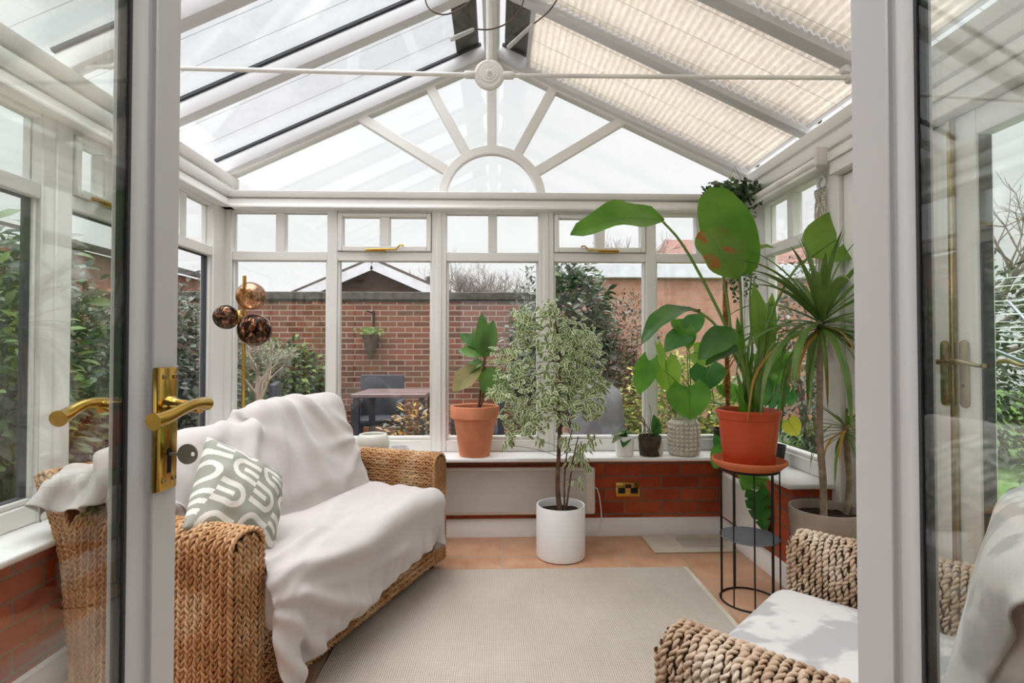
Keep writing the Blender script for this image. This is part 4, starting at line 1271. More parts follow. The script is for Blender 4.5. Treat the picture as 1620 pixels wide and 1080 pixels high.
b = np.linspace(0, 1, nb)[:, None]; a = np.linspace(0, 1, na)[None, :]
U = G[..., 0]; A_ = arc(G); n = sgn_up(fold_normals(G), G)
G = G + n * (radial(U, A_, 0.05, 0.95, 9, 0.4, 0.022, 0.1, 0.5) + radial(U, A_, 0.65, 0.7, 9, 1.4, 0.018, 0.1, 0.4))[..., None]
CSOL = [sol(CSC), sol(CBC), ((0, 0.37, 0.29), (0.064, 0.375, 0.26), 0.055), ((CW, 0.37, 0.29), (0.064, 0.375, 0.26), 0.055), ((CW / 2, 0.37, 0.15), (CW / 2, 0.375, 0.10), 0.02)]
G = cloth(G, CSOL, 45, 9, slack=(1.0, 1.0), seed=9, bend=0.08)
cloth_obj('armchair_throw', CF, G, M['marble_throw'], 'white throw with grey marbled smudges covering the armchair', 'throw')

# ------------------------------------------------------------------ rug, floor mat
rg = MB().box(-0.60, 0.968, 0.75, 2.705, 0.0005, 0.0075)
o = rg.build('area_rug', M['rug'], None, bevel=0.002, smooth=40); tag(o, 'beige flat-woven rug with narrow border in the middle of the floor', 'rug')
bd = MB()
bd.box(0.948, 0.968, 0.75, 2.705, 0.0076, 0.0082)
bd.build('border', M['mat_pale'], o, smooth=0)
mt = MB().box(0.86, 1.325, 2.90, 3.165, 0.0005, 0.010)
mo = mt.build('floor_mat', M['mat_pale'], None, bevel=0.003, smooth=40); tag(mo, 'pale flat mat lying on the tiles by the skirting behind the plant stand', 'mat')
MB().box(1.04, 1.28, 2.96, 3.10, 0.0101, 0.014).build('inset_panel', M['pillow_white'] if False else M['rug'], mo, bevel=0.001)['label'] = 'slightly darker inset panel'

# ------------------------------------------------------------------ heaters
def heater(pts, axis, lo, hi, face, d, label):
    # pts: z0,z1
    z0, z1 = pts
    def B(mb, a0, a1, c0, c1, e0, e1):
        f0, f1 = sorted((face + d * e0, face + d * e1))
        if axis == 'x': mb.box(a0, a1, f0, f1, c0, c1)
        else: mb.box(f0, f1, a0, a1, c0, c1)
    root = empty('panel_heater', ((lo + hi) / 2, face, z0) if axis == 'x' else (face, (lo + hi) / 2, z0), label, 'heater', 'slim panel heaters')
    mb = MB(); B(mb, lo, hi, z0, z1, 0.022, 0.050); mb.build('casing', M['heater_white'], root, bevel=0.014, seg=4, smooth=50)
    mb = MB(); B(mb, lo + 0.075, hi - 0.055, z0 + 0.018, z1 - 0.018, 0.0502, 0.054); mb.build('front_panel', M['heater_face'], root, bevel=0.0015, smooth=40)
    for t in (0.2, 0.8):
        a = lo + (hi - lo) * t
        mb = MB(); B(mb, a - 0.02, a + 0.02, z0 + 0.05, z1 - 0.05, 0.0, 0.0225); mb.build('wall_bracket', M['heater_white'], root, smooth=0)
    return root
ht = heater((0.137, 0.415), 'x', -0.44, 0.585, 3.20, -1, 'long white panel heater on the back brick wall below the sill')
c = MB(); c.tube([(0.575, 3.165, 0.30), (0.598, 3.165, 0.285), (0.612, 3.17, 0.24), (0.622, 3.178, 0.17), (0.626, 3.172, 0.10), (0.615, 3.165, 0.06), (0.58, 3.16, 0.035), (0.52, 3.155, 0.03)], 0.004, 8)
c.build('power_cable', M['cable_white'], ht, smooth=60)
heater((0.14, 0.40), 'y', 2.60, 3.12, 1.36, -1, 'short white panel heater on the right brick wall behind the plant stand')

# double socket
so = empty('wall_socket', (0.79, 3.20, 0.27), 'brass double plug socket on the red bricks', 'socket')
cx, cz = 0.788, 0.272
mb = MB().box(cx - 0.073, cx + 0.073, 3.190, 3.1995, cz - 0.043, cz + 0.043); mb.build('face_plate', M['brass'], so, bevel=0.003, seg=2, smooth=40)
for s in (-1, 1):
    x = cx + s * 0.038
    mb = MB().box(x - 0.0215, x + 0.0215, 3.1886, 3.1905, cz - 0.024, cz + 0.010); ins = mb.build('outlet', M['black_void'], so, bevel=0.001)
    ins['label'] = 'black outlet insert'
    mb = MB().box(x * 0 + cx + s * 0.009 - 0.007, cx + s * 0.009 + 0.007, 3.186, 3.1905, cz + 0.010, cz + 0.030); mb.build('switch', M['black_void'], so, bevel=0.001)

# ------------------------------------------------------------------ brass floor lamp
lx, ly = -1.325, 2.85
lamp = empty('floor_lamp', (lx, ly, 0), 'brass pole lamp with three mottled glass globes behind the sofa', 'floor lamp')
MB().lathe([(0.0, 0), (0.125, 0.0), (0.128, 0.006), (0.122, 0.018), (0.014, 0.022), (0, 0.022)], (lx, ly, 0), 40).build('base', M['brass'], lamp, smooth=40)
MB().tube([(lx, ly, 0.02), (lx, ly, 1.495)], 0.0095, 16).build('pole', M['brass'], lamp, smooth=50)
for i, (p, r, mat, q) in enumerate((((-1.268, 2.80, 1.383), 0.073, 'globe_clear', (-1.315, 2.80, 1.392)), ((-1.398, 2.81, 1.275), 0.063, 'globe_smoke', (-1.34, 2.83, 1.28)), ((-1.235, 2.77, 1.207), 0.082, 'globe_smoke', (-1.295, 2.82, 1.222)))):
    P_ = Vector(p); d = (V(lx, ly, p[2] + 0.004) - P_).normalized()
    prof = []
    for k in range(25):
        a = 0.16 + (PI - 0.16) * k / 24
        prof.append((r * math.sin(a), r * math.cos(a)))
    gmb = MB().lathe(prof[:-1] + [(0, -r)], P_, 40, axis=d)
    for idx_, vv in enumerate(gmb.v):
        w_ = 1 + 0.018 * mnoise.noise(Vector(vv) * 22); gmb.v[idx_] = tuple(P_ + (Vector(vv) - P_) * w_)
    gl = gmb.build('glass_globe', M[mat], lamp, smooth=180)
    MB().tube([V(lx, ly, p[2] + 0.004), P_ + d * (r + 0.004)], 0.006, 10).build('arm', M['brass'], lamp, smooth=50)
    MB().lathe([(0.0, 0.008), (r * 0.62, 0.006), (r * 0.60, -0.006), (0, -0.008)], P_ + d * r * 0.93, 30, axis=d).build('globe_fitting', M['brass'], gl, smooth=40)

# ------------------------------------------------------------------ roof tie rod
tr_ = empty('tie_rod', (XR, 2.08, 2.18), 'white tie rod spanning the roof with a round rosette at its centre', 'tie rod')
zt = 2.181
for s, xe in ((-1, XE[-1] + 0.05), (1, 1.40)):
    x0 = XR + s * 0.095
    MB().tube([(x0, 2.08, zt), (xe, 2.08, zt + 0.01)], 0.0085, 12).build('rod', M['plastic_white'], tr_, smooth=50)
    MB().lathe([(0.012, 0), (0.015, 0.004), (0.015, 0.04), (0.012, 0.045)], (XR + s * 0.052, 2.08, zt), 16, axis=(s, 0, 0)).build('collar', M['plastic_white'], tr_, smooth=50)
MB().lathe([(0.0, -0.030), (0.004, -0.030), (0.006, -0.022), (0.018, -0.018), (0.022, -0.020), (0.026, -0.016), (0.034, -0.017), (0.038, -0.012), (0.050, -0.013), (0.058, -0.008), (0.060, 0.0), (0.058, 0.008), (0.04, 0.014), (0.0, 0.016)], (XR, 2.08, zt), 48, axis=(0, 1, 0)).build('rosette', M['plastic_white'], tr_, smooth=30)
MB().lathe([(0, -0.033), (0.006, -0.031), (0.007, -0.028), (0.0, -0.026)], (XR, 2.08, zt), 16, axis=(0, 1, 0)).build('rosette_tip', M['pillow_white'], tr_)
MB().tube([(XR, 2.08, zt + 0.05), (XR, 2.08, 2.85)], 0.0125, 14).build('drop_rod', M['plastic_white'], tr_, smooth=50)
b = MB().tube([(1.40, 2.08, zt + 0.01), (1.425, 2.08, zt + 0.012)], 0.015, 14)
b.tube([(1.42, 2.06, zt + 0.012), (1.42, 2.10, zt + 0.012)], 0.018, 14); b.bar((1.43, 2.08, zt + 0.0), (1.475, 2.08, zt + 0.045), 0.03, 0.016, (0, 0, 1))
b.tube([(1.395, 2.066, zt + 0.045), (1.395, 2.094, zt + 0.045)], 0.016, 14); b.bar((1.395, 2.08, zt + 0.04), (1.47, 2.08, zt + 0.03), 0.016, 0.02)
b.build('bracket', M['plastic_white'], tr_, bevel=0.001, smooth=40)

# ------------------------------------------------------------------ pleated roof blinds on the right slope
def blind(i, a, b_, xs, label):
    n = V(SL * CS, 0, CS); t = V(CS, 0, -SL * CS)
    x1 = 1.53
    L = (x1 - xs) / CS; N_ = int(L / 0.0175 / 2) * 2
    o0 = V(xs, 0, zr(xs)) + n * 0.038
    root = empty('pleated_blind', (xs, (a + b_) / 2, o0.z), label, 'blind', 'pleated roof blinds')
    rows = []
    for k in range(N_ * 3 + 1):
        s_ = L * k / (N_ * 3); h = 0.0065 * math.sin(PI * k / 3)
        p = o0 + t * s_ + n * h
        rows.append([(p.x, y, p.z + 0.0) for y in (a, a + (b_ - a) * 0.33, a + (b_ - a) * 0.66, b_)])
    ob = MB().grid(rows).build('pleated_fabric', M['blind'], root, smooth=180)
    md = ob.modifiers.new('thick', 'SOLIDIFY'); md.thickness = 0.0008
    for (s0, nm) in ((0.0, 'top_rail'), (L, 'bottom_rail')):
        p = o0 + t * s0
        MB().obox((p.x, (a + b_) / 2, p.z), t * 0.011, V(0, (b_ - a) / 2, 0), n * 0.009).build(nm, M['frame_grey'], root, bevel=0.002)
    for f in (0.12, 0.5, 0.88):
        y = a + (b_ - a) * f
        p = o0 - n * 0.008; q = p + t * L
        MB().tube([(p.x, y, p.z), (q.x, y, q.z)], 0.0012, 5).build('cord', M['cable_white'], root)
    return root
names = ['pleated cream blind in the roof bay nearest the gable on the right slope', 'pleated cream blind in the second roof bay from the gable', 'pleated cream blind in the third roof bay from the gable', 'pleated cream blind in the fourth roof bay from the gable']
for i in range(4):
    blind(i, RY[i + 1] + 0.036, RY[i] - 0.036, 0.175 if i == 0 else 0.055, names[i])

# pull handles hanging from the roof on brown cords
def wand(pts, p0, p1, label):
    root = empty('blind_wand', pts[0], label, 'blind handle', 'clear blind handles on cords')
    MB().tube(pts, 0.0028, 8).build('cord', M['cable_brown'], root, smooth=60)
    p0 = Vector(p0); p1 = Vector(p1); d = (p1 - p0).normalized()
    L_ = (p1 - p0).length
    MB().lathe([(0.004, 0), (0.007, 0.008), (0.0075, L_ * 0.5), (0.0085, L_ - 0.004), (0.006, L_), (0, L_)], p0, 14, axis=d).build('handle', M['acrylic'], root, smooth=50)
def px(x, y, Y):  # point on the plane at distance Y seen at that place of the picture
    F_ = 846.; yw = math.atan(25 / 846); pt = math.atan(15 / 846)
    a_ = (x - 810) / F_; b_ = (540 - y) / F_
    fw = V(math.sin(yw) * math.cos(pt), math.cos(yw) * math.cos(pt), math.sin(pt)); rt = V(math.cos(yw), -math.sin(yw), 0); up = V(-math.sin(yw) * math.sin(pt), -math.cos(yw) * math.sin(pt), math.cos(pt))
    d = fw + rt * a_ + up * b_
    t_ = Y / d.y
    return V(t_ * d.x, Y, 1.1 + t_ * d.z)
def smooth_path(P, n=40):
    P = [Vector(p) for p in P]; out_ = []
    Q = [P[0]] + P + [P[-1]]
    for i in range(1, len(Q) - 2):
        for k in range(max(2, n // (len(P) - 1))):
            t = k / max(2, n // (len(P) - 1))
            a, b, c, d = Q[i - 1], Q[i], Q[i + 1], Q[i + 2]
            out_.append(0.5 * ((2 * b) + (c - a) * t + (2 * a - 5 * b + 4 * c - d) * t * t + (3 * b - a - 3 * c + d) * t ** 3))
    out_.append(P[-1]); return out_
wy = 1.95
wand(smooth_path([px(826, -62, wy), px(829, -20, wy), px(826, 8, wy), px(806, 34, wy), px(778, 46, wy), px(750, 46, wy)], 36), px(750, 46, wy), px(712, 63, wy), 'clear blind handle on a brown cord left of the ridge')
wand(smooth_path([px(905, -70, wy), px(900, -40, wy), px(884, -6, wy), px(868, 18, wy), px(844, 38, wy)], 36), px(844, 38, wy), px(803, 76, wy), 'clear blind handle on a brown cord right of the ridge')
lo = empty('cord_loop', px(700, -40, wy), 'thin brown cord loop hanging below the left roof glass', 'cord')
MB().tube(smooth_path([px(700, -60, wy), px(676, -14, wy), px(674, 4, wy), px(684, 18, wy), px(704, 23, wy), px(728, 14, wy), px(748, -4, wy), px(768, -40, wy), px(775, -58, wy)], 48), 0.0028, 8).build('cord', M['cable_brown'], lo, smooth=60)
# roller blind cassettes
rbz = empty('roller_blind', (1.48, 2.7, 1.96), 'white roller blind tube above the right window', 'blind')
MB().tube([(1.462, 2.37, 1.962), (1.462, 3.16, 1.962)], 0.020, 20).build('tube', M['plastic_white'], rbz, smooth=50)
MB().box(1.436, 1.49, 2.345, 2.368, 1.936, 2.02).build('end_bracket', M['heater_white'], rbz, bevel=0.006, seg=2, smooth=40)
MB().box(1.455, 1.470, 2.38, 3.15, 1.928, 1.944).build('bottom_bar', M['plastic_white'], rbz, bevel=0.004, smooth=40)
# macrame hanging on the post
mc = empty('macrame_hanging', px(1305, 300, 2.44), 'cream knotted macrame hanging on the post beside the right window', 'wall hanging')
mx_, my_ = 1.535, 2.47
MB().tube([V(mx_, my_ + 0.03 * math.cos(t * PI / 8), 1.895 + 0.03 * math.sin(t * PI / 8)) for t in range(17)], 0.005, 8).build('ring', M['board_white'], mc, smooth=60)
sm = []
for k in range(9):
    y0 = my_ + (k - 4) * 0.0085
    z_ = np.linspace(1.865, 1.05 + 0.03 * (k % 3), 60)
    sm.append(np.stack([np.full(60, mx_ - 0.006 - 0.004 * (k % 2)), y0 + 0.006 * np.sin(z_ * 60 + k * 2) * (z_ > 1.70) + (1.86 - z_) * 0.012 * (k - 4) / 4, z_], 1))
v_, f_ = rope_arrays(sm, 0.0052, 0.0, 0.03, 1, 8, jit=0, seed=77)
mesh_np('knotted_cords', v_, f_, M['macrame'], mc)
# ------------------------------------------------------------------ pots and plants
UPZ = V(0, 0, 1)
CAMP = V(0, 0, 1.1)
def towards(p, up=0.3, side=0.0):
    d = (CAMP - Vector(p)); d.z = 0; d.normalize()
    return (d + V(0, 0, up) + V(side, 0, 0)).normalized()
def lathe_pot(name, prof, c, mat, parent, n=48, smooth=40):
    return MB().lathe(prof, c, n).build(name, mat, parent, smooth=smooth)
def soil_disc(c, r, z, parent, n=28):
    mb = MB(); rows = []
    for i in range(7):
        rr_ = r * i / 6; row = []
        for j in range(n + 1):
            a = 2 * PI * j / n; x, y = c[0] + rr_ * math.cos(a), c[1] + rr_ * math.sin(a)
            row.append((x, y, z + 0.010 * mnoise.noise(V(x * 40, y * 40, 3)) + 0.006 * (1 - (i / 6) ** 2)))
        rows.append(row)
    return mb.grid(rows).build('soil', M['soil'], parent, smooth=180)
def arcpts(a, b, sag, n=10, side=None):
    a = Vector(a); b = Vector(b); s = Vector(side) if side is not None else V(0, 0, 1)
    return [a.lerp(b, i / n) + s * sag * 4 * (i / n) * (1 - i / n) for i in range(n + 1)]

# terracotta pot with young fig on the back sill
tx, ty, tz = -0.125, 3.135, 0.4925
fig = empty('potted_fig', (tx, ty, tz), 'young fig with a few large leaves in a terracotta pot on the back sill', 'potted plant')
lathe_pot('pot', [(0.0, 0), (0.083, 0), (0.088, 0.006), (0.122, 0.215), (0.136, 0.218), (0.142, 0.224), (0.145, 0.280), (0.143, 0.288), (0.136, 0.290), (0.128, 0.285), (0.120, 0.235), (0.118, 0.225), (0.0, 0.222)], (tx, ty, tz), M['terracotta'], fig)
soil_disc((tx, ty), 0.119, tz + 0.238, fig)
st0 = V(tx - 0.005, ty, tz + 0.232); st1 = px(766, 573, ty)
MB().tube(smooth_path([st0, px(758, 640, ty), px(761, 610, ty), st1, px(767, 556, ty)], 20), 0.007, 8).build('stem', M['bark'], fig, smooth=60)
MB().tube(smooth_path([st0 + V(0.014, 0.01, 0), px(763, 635, ty), px(765, 605, ty), px(768, 580, ty)], 12), 0.005, 8).build('stem', M['bark'], fig, smooth=60)
def one_leaf(root, b, t, nrm, w, mat, prof='oval', bend=0.0, cup=0.12, wave=0.0, name='leaf', **kw):
    mb = MB().leaf(b, t, nrm, w, bend, prof, 12, 8, cup, wave, **kw)
    mats = mat if isinstance(mat, list) else [mat]
    if prof != 'strap':
        B_ = Vector(b); T_ = Vector(t); tt_ = (T_ - B_).normalized(); sd_ = tt_.cross(Vector(nrm)).normalized(); n0_ = sd_.cross(tt_)
        mid = [B_.lerp(T_, k / 10) + n0_ * (bend * 4 * (k / 10) * (1 - k / 10)) for k in range(10)]
        mats = mats + [M['midrib']]
        wr_ = max(0.0012, w * 0.014)
        mb.tube(mid, [wr_ * (1 - 0.07 * k) for k in range(10)], 5, mi=len(mats) - 1)
    o = mb.build(name, mats, root, smooth=180, normals=False)
    return o
FL = [((766, 567), (762, 494), 24, 'fig_leaf', 0.2, 0.02), ((769, 565), (781, 506), 26, 'fig_leaf', 0.3, 0.02), ((763, 550), (727, 527), 22, 'strel_dark', 0.7, -0.01),
      ((764, 561), (724, 556), 26, 'fig_leaf', 0.9, 0.01), ((765, 573), (734, 592), 26, 'fig_leaf', 1.2, 0.015), ((760, 580), (716, 619), 36, 'fig_pale', 0.7, 0.02),
      ((771, 580), (790, 634), 46, 'fig_leaf', 0.3, 0.02), ((770, 573), (817, 577), 14, 'fig_pale', 1.6, 0.02), ((763, 578), (748, 600), 22, 'strel_light', 0.4, 0.01), ((766, 566), (748, 520), 18, 'fig_leaf', 0.5, 0.01)]
K = 846.0
for i, (b, t, w, m, up, bend) in enumerate(FL):
    dy = [-0.05, -0.06, 0.03, -0.03, 0.05, 0.0, 0.02, -0.04, 0.06, 0.03][i]
    one_leaf(fig, px(*b, ty), px(*t, ty + dy), towards(st1, up), w * ty / K, M[m], 'oval', bend, 0.18, 0.004, wn=2, ph=i)

# variegated weeping fig tree in a white cylinder pot on the floor
fx, fy = 0.347, 2.885
tree = empty('weeping_fig', (fx, fy, 0), 'tall variegated weeping fig tree in a white cylinder pot on the tiles', 'potted plant')
lathe_pot('pot', [(0.0, 0.0005), (0.120, 0.0005), (0.129, 0.006), (0.131, 0.02), (0.131, 0.272), (0.128, 0.278), (0.122, 0.276), (0.119, 0.25), (0.118, 0.22), (0.0, 0.215)], (fx, fy, 0), M['white_ceramic'], tree)
soil_disc((fx, fy), 0.1185, 0.238, tree)
tr_pts = [V(fx, fy, 0.235), px(883, 765, fy), px(885, 700, fy), px(884, 640, fy), px(886, 590, fy), px(884, 540, fy), px(878, 505, fy)]
sp0 = smooth_path(tr_pts, 40)
MB().tube(sp0, [0.011 - 0.007 * i / (len(sp0) - 1) for i in range(len(sp0))], 9).build('trunk', M['bark'], tree, smooth=60)
for k, (pts) in enumerate(([(fx + 0.02, fy - 0.01, 0.235), px(893, 760, fy), px(897, 715, fy), px(905, 680, fy - 0.03)], [(fx + 0.03, fy + 0.01, 0.235), px(901, 765, fy), px(907, 725, fy), px(915, 690, fy)], [(fx - 0.012, fy + 0.01, 0.235), px(880, 770, fy), px(882, 715, fy), px(884, 660, fy)])):
    q = smooth_path(pts, 18); MB().tube(q, [0.006 - 0.003 * i / (len(q) - 1) for i in range(len(q))], 7).build('stem', M['bark'], tree, smooth=60)
fr_ = random.Random(12)
leafmb = MB(); twmb = MB(); nlf = 0
def vleaf(mb, p, d, L, w, seed):
    d = Vector(d).normalized(); nrm = V(fr_.uniform(-0.7, 0.7), -0.9 + fr_.uniform(-0.5, 0.5), 0.7).normalized()
    mb.leaf(p, Vector(p) + d * L, nrm, w, fr_.uniform(-0.004, 0.010), 'lance', 5, 6, 0.25, 0.0, mi=0, edge_mi=1, twist=fr_.uniform(-0.6, 0.6))
# clusters (px x, px y, radius px)
CL = [(832, 500, 26), (862, 520, 30), (890, 515, 26), (916, 520, 24), (842, 550, 34), (800, 560, 24), (876, 560, 36), (915, 560, 34), (936, 545, 20), (822, 590, 34), (858, 600, 38), (900, 600, 36), (935, 590, 26), (808, 625, 30), (840, 635, 36), (885, 640, 36), (925, 632, 28), (950, 615, 14), (812, 660, 26), (846, 668, 24), (945, 640, 14), (925, 575, 30), (868, 490, 18), (800, 600, 18), (790, 620, 16), (828, 520, 20), (900, 545, 30), (862, 640, 30), (905, 618, 30), (940, 610, 22), (806, 690, 10), (833, 680, 12), (915, 645, 16), (936, 650, 14)]
for (cx_, cy_, r_) in CL:
    c = px(cx_, cy_, fy + fr_.uniform(-0.10, 0.10)); rr_ = r_ * fy / K
    # twig from trunk
    anchor = min(sp0[8:], key=lambda q: (q - c - V(0, 0, 0.10)).length)
    tw = arcpts(anchor, c + V(0, 0, rr_ * 0.3), 0.03, 7); twmb.tube(tw, [0.0024, 0.0022, 0.002, 0.0018, 0.0016, 0.0014, 0.0012, 0.001], 5)
    for k in range(int(9 + r_ * 1.15)):
        q = V(fr_.gauss(0, 1), fr_.gauss(0, 1), fr_.gauss(0, 1)); q = q.normalized() * (fr_.random() ** 0.5) * rr_
        p = c + V(q.x, q.y * 1.2, q.z)
        d = V(q.x * 6 + fr_.uniform(-0.6, 0.6), q.y * 4 + fr_.uniform(-0.6, 0.4), -0.30 + fr_.uniform(-0.6, 0.6))
        vleaf(leafmb, p, d, fr_.uniform(0.034, 0.052), fr_.uniform(0.017, 0.025), k)
for (cx_, cy_, r_, n_) in ((855, 700, 12, 9), (915, 718, 24, 46), (895, 695, 12, 18), (925, 705, 14, 18), (935, 695, 14, 12), (915, 760, 16, 9), (930, 735, 10, 8), (908, 655 + 15, 10, 8), (800, 705, 10, 8), (820, 640, 12, 12)):
    c = px(cx_, cy_, fy + fr_.uniform(-0.05, 0.03)); rr_ = r_ * fy / K
    anchor = min(sp0[6:], key=lambda q: (q - c + V(0, 0, 0.03)).length)
    twmb.tube(arcpts(anchor, c, 0.015, 5), 0.0014, 5)
    for k in range(n_):
        q = V(fr_.gauss(0, 1), fr_.gauss(0, 1), fr_.gauss(0, 1)).normalized() * fr_.random() * rr_
        vleaf(leafmb, c + q, V(q.x * 8, fr_.uniform(-0.5, 0.5), -0.6), fr_.uniform(0.028, 0.044), fr_.uniform(0.012, 0.018), k)
twmb.build('twigs', M['bark'], tree, smooth=60)
leafmb.build('foliage', [M['ficus_green'], M['ficus_cream']], tree, smooth=180, normals=False)['label'] = 'cream-edged green foliage'

# wire plant stand with saucer and red pot of strelitzia
sx, sy = 1.118, 2.345
stand = empty('plant_stand', (sx, sy, 0), 'black wire plant stand with a round grey shelf', 'plant stand')
def ring(mb, r, z, t=0.004, n=48):
    mb.tube([V(sx + r * math.cos(2 * PI * k / n), sy + r * math.sin(2 * PI * k / n), z) for k in range(n + 1)], t, 8, cap=False)
mb = MB(); ring(mb, 0.122, 0.0046); mb.build('base_ring', M['black_metal'], stand, smooth=60)
mb = MB(); ring(mb, 0.122, 0.578); mb.build('top_ring', M['black_metal'], stand, smooth=60)
for k in range(9):
    a = 2 * PI * k / 9 + 0.25
    MB().tube([(sx + 0.122 * math.cos(a), sy + 0.122 * math.sin(a), 0.004), (sx + 0.122 * math.cos(a), sy + 0.122 * math.sin(a), 0.578)], 0.0032, 8).build('rod', M['black_metal'], stand, smooth=60)
MB().lathe([(0, 0.280), (0.123, 0.280), (0.125, 0.283), (0.123, 0.286), (0, 0.286)], (sx, sy, 0), 56).build('shelf', M['grey_disc'], stand, smooth=40)
MB().lathe([(0, 0.574), (0.118, 0.574), (0.118, 0.580), (0, 0.580)], (sx, sy, 0), 56).build('top_plate', M['grey_disc'], stand, smooth=40)
sa = MB().lathe([(0.0, 0.5825), (0.118, 0.5825), (0.130, 0.587), (0.152, 0.606), (0.157, 0.614), (0.156, 0.622), (0.149, 0.624), (0.143, 0.618), (0.126, 0.600), (0.0, 0.597)], (sx, sy, 0), 56).build('plant_saucer', M['saucer_clay'], None, smooth=40)
tag(sa, 'round terracotta saucer under the red pot on the wire stand', 'saucer')
st = empty('bird_of_paradise', (sx, sy, 0.598), 'large-leaved bird of paradise plant in a red plastic pot', 'potted plant')
lathe_pot('pot', [(0.0, 0.598), (0.100, 0.598), (0.105, 0.603), (0.124, 0.780), (0.1245, 0.800), (0.130, 0.803), (0.133, 0.826), (0.136, 0.830), (0.136, 0.839), (0.131, 0.842), (0.126, 0.836), (0.121, 0.790), (0.0, 0.785)], (sx, sy, 0), M['red_plastic'], st, 56)
soil_disc((sx, sy), 0.122, 0.800, st)
def petiole(root, pts, r0, r1, mat='petiole', name='petiole'):
    q = smooth_path(pts, 26); n_ = len(q)
    MB().tube(q, [r0 + (r1 - r0) * i / (n_ - 1) for i in range(n_)], 8).build(name, M[mat], root, smooth=60)
def P_(x, y, dy=0.0): return px(x, y, sy + dy)
base0 = V(sx, sy, 0.81)
# big blades: petiole path (px), blade base, tip, width px, material
petiole(st, [base0 + V(-0.01, 0, 0), P_(1178, 600), P_(1150, 520, -0.02), P_(1105, 430, -0.05), P_(1075, 380, -0.08), P_(1048, 350, -0.1)], 0.009, 0.005)
one_leaf(st, P_(1050, 350, -0.1), P_(902, 372, -0.22), V(0.05, -0.85, 0.75), 66 * 2.25 / K, M['strel_leaf'], 'broad', 0.045, 0.30, 0.012, 'leaf', wn=2)
petiole(st, [base0, P_(1180, 600), P_(1174, 520), P_(1171, 450), P_(1166, 385, -0.01)], 0.009, 0.005)
one_leaf(st, P_(1176, 436, 0.02), P_(1122, 296, 0.03), V(-0.25, -1, 0.12), 84 * 2.36 / K, M['strel_leaf'], 'round', 0.015, 0.14, 0.006, 'leaf', wn=2)
petiole(st, [base0 + V(0.005, -0.02, 0), P_(1184, 600, -0.03), P_(1160, 540, -0.04), P_(1150, 470, -0.02), P_(1136, 400, 0.0), P_(1118, 372, -0.02)], 0.008, 0.005)
one_leaf(st, P_(1116, 364, -0.03), P_(1166, 442, -0.10), V(0.12, -1, 0.25), 80 * 2.28 / K, M['strel_spot'], 'round', 0.012, 0.12, 0.010, 'leaf', wn=2, ph=1)
petiole(st, [base0 + V(0.02, 0, 0), P_(1200, 590), P_(1220, 500, 0.02), P_(1255, 430, 0.03), P_(1288, 402, 0.03)], 0.008, 0.005)
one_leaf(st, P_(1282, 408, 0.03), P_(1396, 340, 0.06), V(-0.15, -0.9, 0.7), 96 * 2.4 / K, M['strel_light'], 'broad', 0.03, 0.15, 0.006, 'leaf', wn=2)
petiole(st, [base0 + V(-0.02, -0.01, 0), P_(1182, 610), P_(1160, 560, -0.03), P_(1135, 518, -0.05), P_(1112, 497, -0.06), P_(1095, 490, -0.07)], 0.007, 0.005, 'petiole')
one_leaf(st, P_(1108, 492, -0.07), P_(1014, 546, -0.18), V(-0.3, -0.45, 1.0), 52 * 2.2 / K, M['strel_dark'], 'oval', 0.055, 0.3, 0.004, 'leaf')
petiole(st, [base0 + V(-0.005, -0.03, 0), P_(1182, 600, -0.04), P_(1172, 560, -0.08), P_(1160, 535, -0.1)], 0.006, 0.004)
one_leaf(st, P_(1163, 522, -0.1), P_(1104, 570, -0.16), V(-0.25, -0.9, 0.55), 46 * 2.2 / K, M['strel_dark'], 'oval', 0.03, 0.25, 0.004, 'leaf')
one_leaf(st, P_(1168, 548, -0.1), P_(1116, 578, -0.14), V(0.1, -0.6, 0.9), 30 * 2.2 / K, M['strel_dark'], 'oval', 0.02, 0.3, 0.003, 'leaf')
petiole(st, [base0 + V(0.0, 0.03, 0), P_(1190, 570, 0.04), P_(1186, 480, 0.05), P_(1190, 420, 0.05)], 0.006, 0.004)
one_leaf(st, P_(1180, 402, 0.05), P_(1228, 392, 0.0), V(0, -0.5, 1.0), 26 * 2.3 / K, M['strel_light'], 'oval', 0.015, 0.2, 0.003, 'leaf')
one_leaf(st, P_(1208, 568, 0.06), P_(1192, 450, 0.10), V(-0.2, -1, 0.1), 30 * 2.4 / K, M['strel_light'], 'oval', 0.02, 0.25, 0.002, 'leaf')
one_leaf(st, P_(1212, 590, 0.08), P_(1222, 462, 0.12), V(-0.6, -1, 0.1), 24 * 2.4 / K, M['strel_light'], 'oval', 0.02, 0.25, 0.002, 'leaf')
one_leaf(st, P_(1178, 590, -0.02), P_(1166, 500, -0.04), V(-0.5, -1, 0.1), 13 * 2.4 / K, M['strel_leaf'], 'oval', 0.01, 0.3, 0.002, 'leaf')
sr = random.Random(5)
blades = [(1165, 585, 1.0), (1172, 560, 0.8), (1180, 555, 0.5), (1192, 540, 0.2), (1202, 520, 0.0), (1212, 505, -0.4), (1220, 560, -0.8), (1186, 600, 0.2), (1205, 585, -0.4), (1160, 610, 0.6), (1228, 545, -0.6), (1196, 570, 0), (1176, 540, 0.4), (1188, 515, 0.3), (1209, 550, -0.3), (1170, 600, 0.7), (1222, 590, -0.7), (1199, 545, 0.1), (1182, 585, 0.4), (1214, 530, -0.5)]
